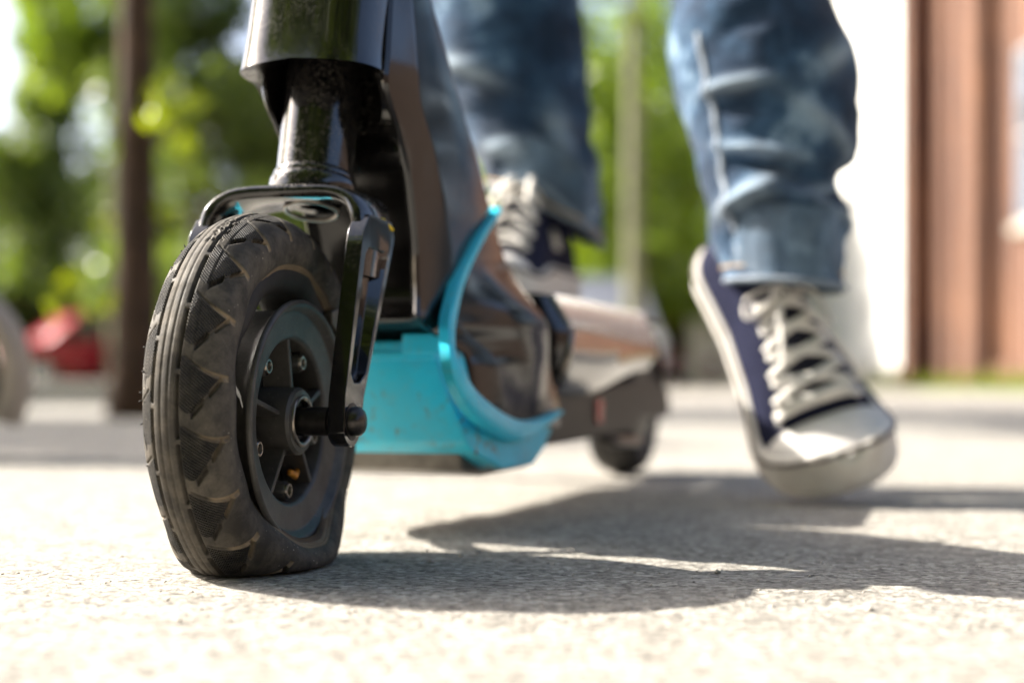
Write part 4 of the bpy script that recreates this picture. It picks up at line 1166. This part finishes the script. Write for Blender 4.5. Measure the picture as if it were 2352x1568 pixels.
tree('street_tree', PX(800, 26), 26, 1, 1.1, 3.3, 'leafy tree hidden mostly behind the scooter frame', group=G2)
for px, Y, s, r_ , nm in ((-20, 38, 0.72, 0.2, 'far left edge of the view'), (210, 44, 0.78, 1.4, 'far gap above the red car'), (430, 40, 1.05, 2.7, 'space left of the scooter fork'), (800, 42, 1.1, 3.9, 'space behind the scooter frame'), (1230, 43, 1.0, 5.0, 'space behind the standing leg'), (1500, 40, 1.05, 0.7, 'space between the two legs'), (1730, 46, 1.1, 2.2, 'space behind the stepping leg')):
    tree('tall_tree', PX(px, Y), Y, 2, s, r_, 'tall dark tree far back filling the ' + nm, group=G3)
# shrubs
SH = leaf_mesh('foliage', *crown_blobs(77, 0.25, 1.9, 1.15, 26), 6500, 0.10, 'leaf_b', seed=77)
SHs = trunk_mesh('stem', 1.2, 0.05, 4, 8, 'bark')
for px, Y, s, r_, nm in ((10, 29, 1.1, 0, 'at the far left behind the parked wheel'), (180, 31, 1.15, 1, 'behind the red car'), (300, 30, 1.0, 2, 'behind the brown tree trunk'), (410, 28, 1.1, 3, 'just right of the brown tree trunk'), (540, 30, 1.2, 4, 'beside the front tyre'), (780, 30, 1.2, 5, 'behind the scooter frame'), (1180, 31, 1.2, 0.5, 'behind the deck shoe'), (1400, 32, 1.2, 1.5, 'behind the silver car'), (1545, 33, 1.35, 2.5, 'behind the dark red car'), (1640, 34, 1.3, 3.5, 'above the cream garden wall')):
    e = empty('shrub', (PX(px, Y), Y, 0), 'dense dark green shrub ' + nm, 'shrub', 'shrubs behind the parked cars'); e.scale = (s * 1.2, s, s); e.rotation_euler = (0, 0, r_)
    link_child('stem', SHs, e); link_child('foliage', SH, e)
# the near brown tree on the left with a low leafy sprout, its crown above the picture
bt = empty('street_tree', (PX(313, 4.3), 4.3, 0), 'slim brown tree trunk near the left edge with sunlit yellow green leaves', 'tree')
bt_t = trunk_mesh('trunk', 3.2, 0.066, 6, 21, 'bark', 0.012); link_child('trunk', bt_t, bt)
cs, rs = crown_blobs(31, 1.9, 3.6, 1.0, 26)
link_child('crown', leaf_mesh('crown', cs, rs, 4200, 0.055, 'leaf_a', seed=31), bt)
low = [(0.10, -0.1, 0.90), (0.15, -0.12, 0.80), (0.08, -0.05, 0.98), (0.09, 0.0, 0.62), (0.20, -0.1, 0.92), (-0.12, 0.1, 0.62), (-0.22, 0.1, 0.42), (-0.27, 0.05, 0.34), (-0.10, 0.1, 0.36)]
link_child('low_leaves', leaf_mesh('low_leaves', low, [0.06, 0.06, 0.05, 0.045, 0.05, 0.035, 0.04, 0.04, 0.035], 130, 0.026, 'leaf_c', seed=32), bt)
V, f = join_data([tube_data([(0.02, 0, 0.70), (0.07, -0.06, 0.80), (0.14, -0.11, 0.90)], [0.008, 0.005, 0.002], 6), tube_data([(0.02, 0, 0.52), (0.07, 0, 0.62)], [0.006, 0.002], 6), tube_data([(0, 0, 0.50), (-0.06, 0.06, 0.56), (-0.12, 0.1, 0.62)], [0.006, 0.004, 0.002], 6), tube_data([(0, 0, 0.22), (-0.10, 0.06, 0.30), (-0.22, 0.09, 0.42), (-0.27, 0.05, 0.34)], [0.006, 0.004, 0.003, 0.002], 6)])
tw = raw_mesh('twig', V, f, True); tw.materials.append(MAT['bark']); link_child('twig', tw, bt)
# shade trees left of the picture that throw the dappled bands on the paving
cs, rs = crown_blobs(41, 3.1, 6.0, 1.7, 26)
shade_me = leaf_mesh('crown', cs, rs, 7000, 0.085, 'leaf_a', seed=41); shade_tr = trunk_mesh('trunk', 4.6, 0.09, 6, 22, 'bark')
for x, y, r_, s, nm in ((-8.4, 5.6, 0.4, 1.0, 'nearest the camera'), (-4.2, 7.6, 2.2, 1.05, 'farther along the street')):
    e = empty('shade_tree', (x, y, 0), 'round crowned street tree outside the left edge, ' + nm, 'tree', 'shade trees beside the paving'); e.scale = (s, s, s); e.rotation_euler = (0, 0, r_)
    link_child('trunk', shade_tr, e); link_child('crown', shade_me, e)

# unseen trees added behind the camera to darken the reflections
for x, y, k, s_, r_ in ((-12, -8, 2, 1.7, 0.3), (-7.0, -10, 2, 1.9, 1.2), (-2.2, -8.5, 2, 1.8, 2.5), (2.2, -10, 2, 1.9, 3.6), (5.0, -8, 2, 1.6, 4.4)):
    tree('street_tree', x, y, k, s_, r_, 'unseen leafy tree added behind the camera, %s' % ('outermost' if x < -10 else 'second from its outer end' if x < -5 else 'in the middle' if x < 0 else 'next to the last one' if x < 4 else 'nearest the brick wall'), group='unseen trees behind the camera')
# kerb on the left with a planted strip
for i in range(7):
    x0 = -4.6 + i * 0.52
    o = wbox('kerb_stone', x0, x0 + 0.51, 7.0, 7.16, -0.02, 0.11 + 0.004 * (i % 3), 'kerb', None, bevel=0.012, origin=(x0, 7.0, 0))
    tagp(o, 'pale kerb stone in the row at left behind the brown trunk', 'kerb', 'kerb stones at the left')

# buildings on the right: walls run away along the street and face the sun
bb = empty('brick_building', (6.9, 16.0, 0), 'red brick building with pilasters at the right edge', 'building')
wbox('wall', 6.90, 9.5, 12.0, 23.62, 0, 9.0, 'brick', bb)
wbox('unseen_wing', 6.95, 9.5, -12.0, 11.99, 0, 2.8, 'dark_brick', bb)  # unseen wing, added low and dark for what the paint reflects
for y0, y1, pr in ((23.2, 23.62, 0.45), (22.15, 22.35, 0.10), (21.55, 21.75, 0.10), (20.26, 20.95, 0.30), (19.85, 20.0, 0.08), (17.0, 17.7, 0.30), (14.0, 14.7, 0.30)):
    wbox('pilaster', 6.90 - pr, 6.898, y0, y1, 0, 8.8, 'brick', bb, bevel=0.02)
wbox('plinth', 6.80, 6.896, 12.0, 20.25, 0, 0.35, 'brick', bb, bevel=0.02)
for y0 in (18.05, 15.2):
    wf = wbox('window', 6.86, 6.897, y0, y0 + 1.25, 2.25, 4.6, 'frame_white', bb, bevel=0.01)
    for k in range(2):
        for j in range(2):
            wbox('pane', 6.845, 6.858, y0 + 0.06 + k * 0.59, y0 + 0.06 + k * 0.59 + 0.54, 2.32 + j * 1.14, 2.32 + j * 1.14 + 1.08, 'glass', wf)
    wbox('sill', 6.78, 6.90, y0 - 0.08, y0 + 1.33, 2.13, 2.248, 'kerb', bb, bevel=0.01)
wb = empty('white_building', (6.4, 24.0, 0), 'bright white rendered building beyond the brick one', 'building')
wbox('wall', 6.42, 9.0, 23.66, 36.0, 0, 8.0, 'white_wall', wb)
wbox('plinth', 6.36, 6.418, 23.66, 36.0, 0, 0.4, 'cream_wall', wb)
for y0 in (26.0, 30.0):
    wf = wbox('window', 6.39, 6.417, y0, y0 + 1.2, 4.2, 6.0, 'frame_white', wb)
    wbox('pane', 6.375, 6.388, y0 + 0.08, y0 + 1.12, 4.28, 5.92, 'glass', wf)
wbox('roof', 6.1, 9.2, 23.66, 36.2, 8.0, 8.25, 'kerb', wb)
gw = empty('garden_wall', (PX(1660, 31), 31, 0), 'low cream garden wall between the dark red car and the white building', 'wall')
wbox('wall_panel', PX(1592, 31), 6.3, 31, 31.25, 0, 1.25, 'cream_wall', gw)
wbox('coping', PX(1592, 31) - 0.05, 6.35, 30.95, 31.3, 1.25, 1.33, 'kerb', gw, bevel=0.01)
for px in (1600, 1668): wbox('pier', PX(px, 31) - 0.18, PX(px, 31) + 0.18, 30.85, 30.998, 0, 1.5, 'cream_wall', gw, bevel=0.01)

# grass at the foot of the brick wall
def grass_strip():
    n = 2600; r = np.random.default_rng(5); y = r.uniform(13, 24.5, n); x = 6.15 + r.uniform(0, 0.68, n) - 0.15 * (y > 20.1)
    h_ = r.uniform(0.06, 0.24, n) * (0.6 + 0.8 * (r.random(n) > .6)); t = r.uniform(0, 6.28, n); w_ = 0.014
    dx, dy = np.cos(t) * w_, np.sin(t) * w_; lx, ly = r.normal(0, 0.05, n), r.normal(0, 0.05, n)
    V = np.stack([np.stack([x - dx, y - dy, 0 * x], -1), np.stack([x + dx, y + dy, 0 * x], -1), np.stack([x + lx, y + ly, h_], -1)], 1).reshape(-1, 3)
    me = raw_mesh('grass', V, np.arange(3 * n).reshape(-1, 3), False); me.materials.append(MAT['leaf_a'])
    o = bpy.data.objects.new('grass', me); col.objects.link(o); tagp(o, 'strip of sunlit grass along the foot of the brick wall', 'grass', None, 'stuff')
grass_strip()

# cars
def car(name, loc, rot, paint, label, L=4.1, Wd=1.72, Ht=1.47):
    e = empty(name, loc, label, 'car', 'cars parked along the street'); e.rotation_euler = (0, 0, rot)
    hL = L / 2
    side = [(-hL, .32), (-hL + .02, .60), (-hL + .10, .74), (-hL + .95, .93), (hL - .55, .98), (hL - .06, .92), (hL, .60), (hL - .03, .32), (hL - .55, .24), (-hL + .6, .22)]
    def loft(name_, prof, wfun, mat, par, bev=0.05):
        n = len(prof); V = []
        for s_ in (-1, 1):
            for x, z in prof: V.append((x, s_ * wfun(x, z), z))
        f = [tuple(range(n)), tuple(range(2 * n - 1, n - 1, -1))] + [(i, (i + 1) % n, n + (i + 1) % n, n + i) for i in range(n)]
        me = raw_mesh(name_, V, f, True); bm = bmesh.new(); bm.from_mesh(me); bmesh.ops.recalc_face_normals(bm, faces=bm.faces); bm.to_mesh(me); bm.free()
        me.materials.append(MAT[mat]); o = link_child(name_, me, par)
        md = o.modifiers.new('bevel', 'BEVEL'); md.width = bev; md.segments = 3; md.limit_method = 'ANGLE'; md.angle_limit = math.radians(25); return o
    body = loft('body', side, lambda x, z: Wd / 2 * (1 - 0.10 * max(0, abs(x) / hL - 0.75) / 0.25), paint, e, 0.07)
    cab = [(-hL + .98, .92), (-hL + 1.62, Ht - .04), (hL - .95, Ht - .02), (hL - .40, .96)]
    gl = loft('greenhouse', cab, lambda x, z: Wd / 2 * (0.94 - 0.14 * (z - .92) / .55), 'carglass', e, 0.04)
    roof = [(-hL + 1.55, Ht - .05), (-hL + 1.72, Ht), (hL - 1.05, Ht), (hL - .85, Ht - .05)]
    loft('roof', roof, lambda x, z: Wd / 2 * 0.83, paint, e, 0.03)
    for x0, x1 in ((-hL + 1.0, -hL + 1.64), (-0.02, 0.02), (hL - .90, hL - .36)):      # pillars
        zt = Ht - 0.04
        pr = [(x0 - .03, .93), (x1 - .03, zt), (x1 + .05, zt), (x0 + .05, .93)] if x0 < x1 and x0 < -0.5 else ([(x0, .95), (x0, zt), (x1, zt), (x1, .95)] if abs(x0) < .1 else [(x1 - .06, .95), (x0 - .05, zt), (x0 + .03, zt), (x1 + .03, .95)])
        loft('pillar', pr, lambda x, z: Wd / 2 * (0.948 - 0.14 * (z - .92) / .55), paint, gl, 0.01)
    def disc(name_, x, y, z, r0, w_, mat, par):
        prof = [(0.001, -w_), (r0 * .9, -w_), (r0, -w_ * .7), (r0, w_ * .7), (r0 * .9, w_), (0.001, w_)]
        t = np.linspace(0, 2 * math.pi, 28, endpoint=False); p = np.array(prof)
        V = np.stack([x + np.cos(t)[:, None] * p[None, :, 0], np.broadcast_to(y + p[None, :, 1], (28, len(p))), z + np.sin(t)[:, None] * p[None, :, 0]], -1)
        me = raw_mesh(name_, V, grid_faces(28, len(p), True, False), True); me.set_sharp_from_angle(angle=0.6); me.materials.append(MAT[mat]); return link_child(name_, me, par)
    for x in (-hL + .78, hL - .72):
        for s_ in (-1, 1):
            wh = disc('wheel', x, s_ * (Wd / 2 - 0.09), 0.31, 0.31, 0.11, 'rubber', e)
            disc('hubcap', x, s_ * (Wd / 2 + 0.015), 0.31, 0.20, 0.012, 'hubcap', wh)
    for s_ in (-1, 1):
        for x, mt, nm in ((-hL + .10, 'lamp_glass', 'headlight'), (hL - .03, 'red', 'tail_light')):
            y0 = s_ * Wd * 0.36
            V = [(x + a * .07, y0 + b * .17, .70 + c * .07) for a in (-1, 1) for b in (-1, 1) for c in (-1, 1)]
            me = raw_mesh(nm, V, [(0, 1, 3, 2), (4, 6, 7, 5), (0, 4, 5, 1), (2, 3, 7, 6), (0, 2, 6, 4), (1, 5, 7, 3)], False); me.materials.append(MAT[mt]); link_child(nm, me, e)
    V = [(-hL - .02 + a * .03, b * .26, .47 + c * .055) for a in (-1, 1) for b in (-1, 1) for c in (-1, 1)]
    me = raw_mesh('number_plate', V, [(0, 1, 3, 2), (4, 6, 7, 5), (0, 4, 5, 1), (2, 3, 7, 6), (0, 2, 6, 4), (1, 5, 7, 3)], False); me.materials.append(MAT['frame_white']); link_child('number_plate', me, e)
    return e
car('red_car', (PX(200, 28), 28, 0), math.radians(40), 'car_red', 'bright red parked car at the left behind the brown tree trunk')
car('dark_red_car', (PX(1572, 33), 33, 0), math.radians(84), 'car_dkred', 'dark red parked car beyond the scooter deck')
car('silver_car', (PX(1362, 22), 22, 0), math.radians(92), 'car_silver', 'silver parked car seen past the deck shoe', Wd=1.8, Ht=1.75)

# second scooter parked at the left edge
def parked_scooter():
    e = empty('parked_scooter', (-0.82, 2.0, 0), 'parked grey scooter wheel with mudguard cut off by the left edge', 'scooter')
    F = Frame((-0.843, 2.02), -96.0)        # a runs towards image left
    t = tyre(F, e, 0.0, False, 200, 40, R=0.112, zc=0.112, rb=0.08, zb=0.112, hw=0.030, mat='rubber'); t.name = 'tyre'; ORG[t.name] = ORG[e.name]
    for o in [o for o in e.children if o.name.startswith('inner_casing')]: o.parent = t
    lathe_b('rim', F, [(0.0001, -0.022), (0.07, -0.018), (0.081, -0.022), (0.081, 0.022), (0.07, 0.018), (0.0001, 0.022)], 'matte', e, 0, 0.112, 48, sharp=30)
    V = []
    for q in np.linspace(-118, 62, 34):
        tr = math.radians(q)
        for dr, b in ((0.124, -0.046), (0.140, -0.044), (0.152, -0.030), (0.156, 0), (0.152, 0.030), (0.140, 0.044), (0.124, 0.046), (0.135, 0.040), (0.147, 0.026), (0.150, 0), (0.147, -0.026), (0.135, -0.040)):
            V.append(F(dr * math.sin(tr), b, 0.118 + dr * math.cos(tr)))
    mk('mudguard', np.array(V), [tuple(x) for x in grid_faces(34, 12, False, True)] + [tuple(range(12)), tuple(range(33 * 12, 34 * 12))], 'taupe', e)
    tube('guard_highlight', [F(-0.06, 0, 0.272), F(0.0, 0, 0.285), F(0.08, 0, 0.275)], [0.02, 0.032, 0.02], 'pale_glint', e, 16, 0.6)  # pale piece added in place of a highlight on the mudguard
    for s_ in (-1, 1): extrude('fork_leg', F, [(-0.012, 0.10), (0.012, 0.10), (0.085, 0.36), (0.06, 0.36)], 0.048 * s_, 0.058 * s_, 'matte', e, bevel=0.003)
    lathe_ax('stem', F(0.07, 0, 0.34), F(0.25, 0, 1) - F(0, 0, 0), [(0.001, 0), (0.045, 0.0), (0.03, 0.03), (0.024, 0.06), (0.022, 0.75)], 'gloss', e, 28)
    box('deck', F, 0.20, 0.80, -0.08, 0.08, 0.10, 0.15, 'matte', e, bevel=0.01)
    tube('deck_neck', [F(0.10, 0, 0.36), F(0.18, 0, 0.20), F(0.26, 0, 0.125)], [0.03, 0.03, 0.035], 'matte', e, 14)
    t2 = lathe_b('rear_wheel', F, [(0.0001, -0.025), (0.09, -0.026), (0.108, -0.015), (0.112, 0), (0.108, 0.015), (0.09, 0.026), (0.0001, 0.025)], 'rubber', e, 0.90, 0.112, 48, sharp=40)
    tube('handlebar', [F(0.28, -0.22, 1.07), F(0.27, 0, 1.07), F(0.28, 0.22, 1.07)], 0.014, 'gloss', e, 12)
parked_scooter()

# loose grit on the paving near the wheel
def grit():
    n = 1500; r = np.random.default_rng(3); parts_v = []; parts_f = []
    base = np.array([(1, 0, 0), (-.6, .8, 0), (-.6, -.8, 0), (0, 0, .8), (0, 0, -.6)]); bf = np.array([(0, 1, 3), (1, 2, 3), (2, 0, 3), (1, 0, 4), (2, 1, 4), (0, 2, 4)])
    y = r.uniform(0.45, 1.5, n); x = r.uniform(-0.4, 0.42, n) * y
    s = r.uniform(0.0005, 0.0013, n) * (1 + 1.3 * (r.random(n) > 0.96)); t = r.uniform(0, 6.28, n)
    V = []
    for i in range(n):
        c, q = math.cos(t[i]), math.sin(t[i]); Rm = np.array([[c, -q, 0], [q, c, 0], [0, 0, 1]])
        V.append((base * r.uniform(0.6, 1.2, (5, 1))) @ Rm.T * s[i] + np.array([x[i], y[i], s[i] * 0.15 - 0.0004]))
    Fc = (bf[None] + (np.arange(n) * 5)[:, None, None]).reshape(-1, 3)
    me = raw_mesh('grit', np.array(V), Fc, False); me.materials.append(MAT['grit'])
    o = bpy.data.objects.new('grit', me); col.objects.link(o); tagp(o, 'fine loose grit scattered on the paving', 'grit', None, 'stuff')
grit()
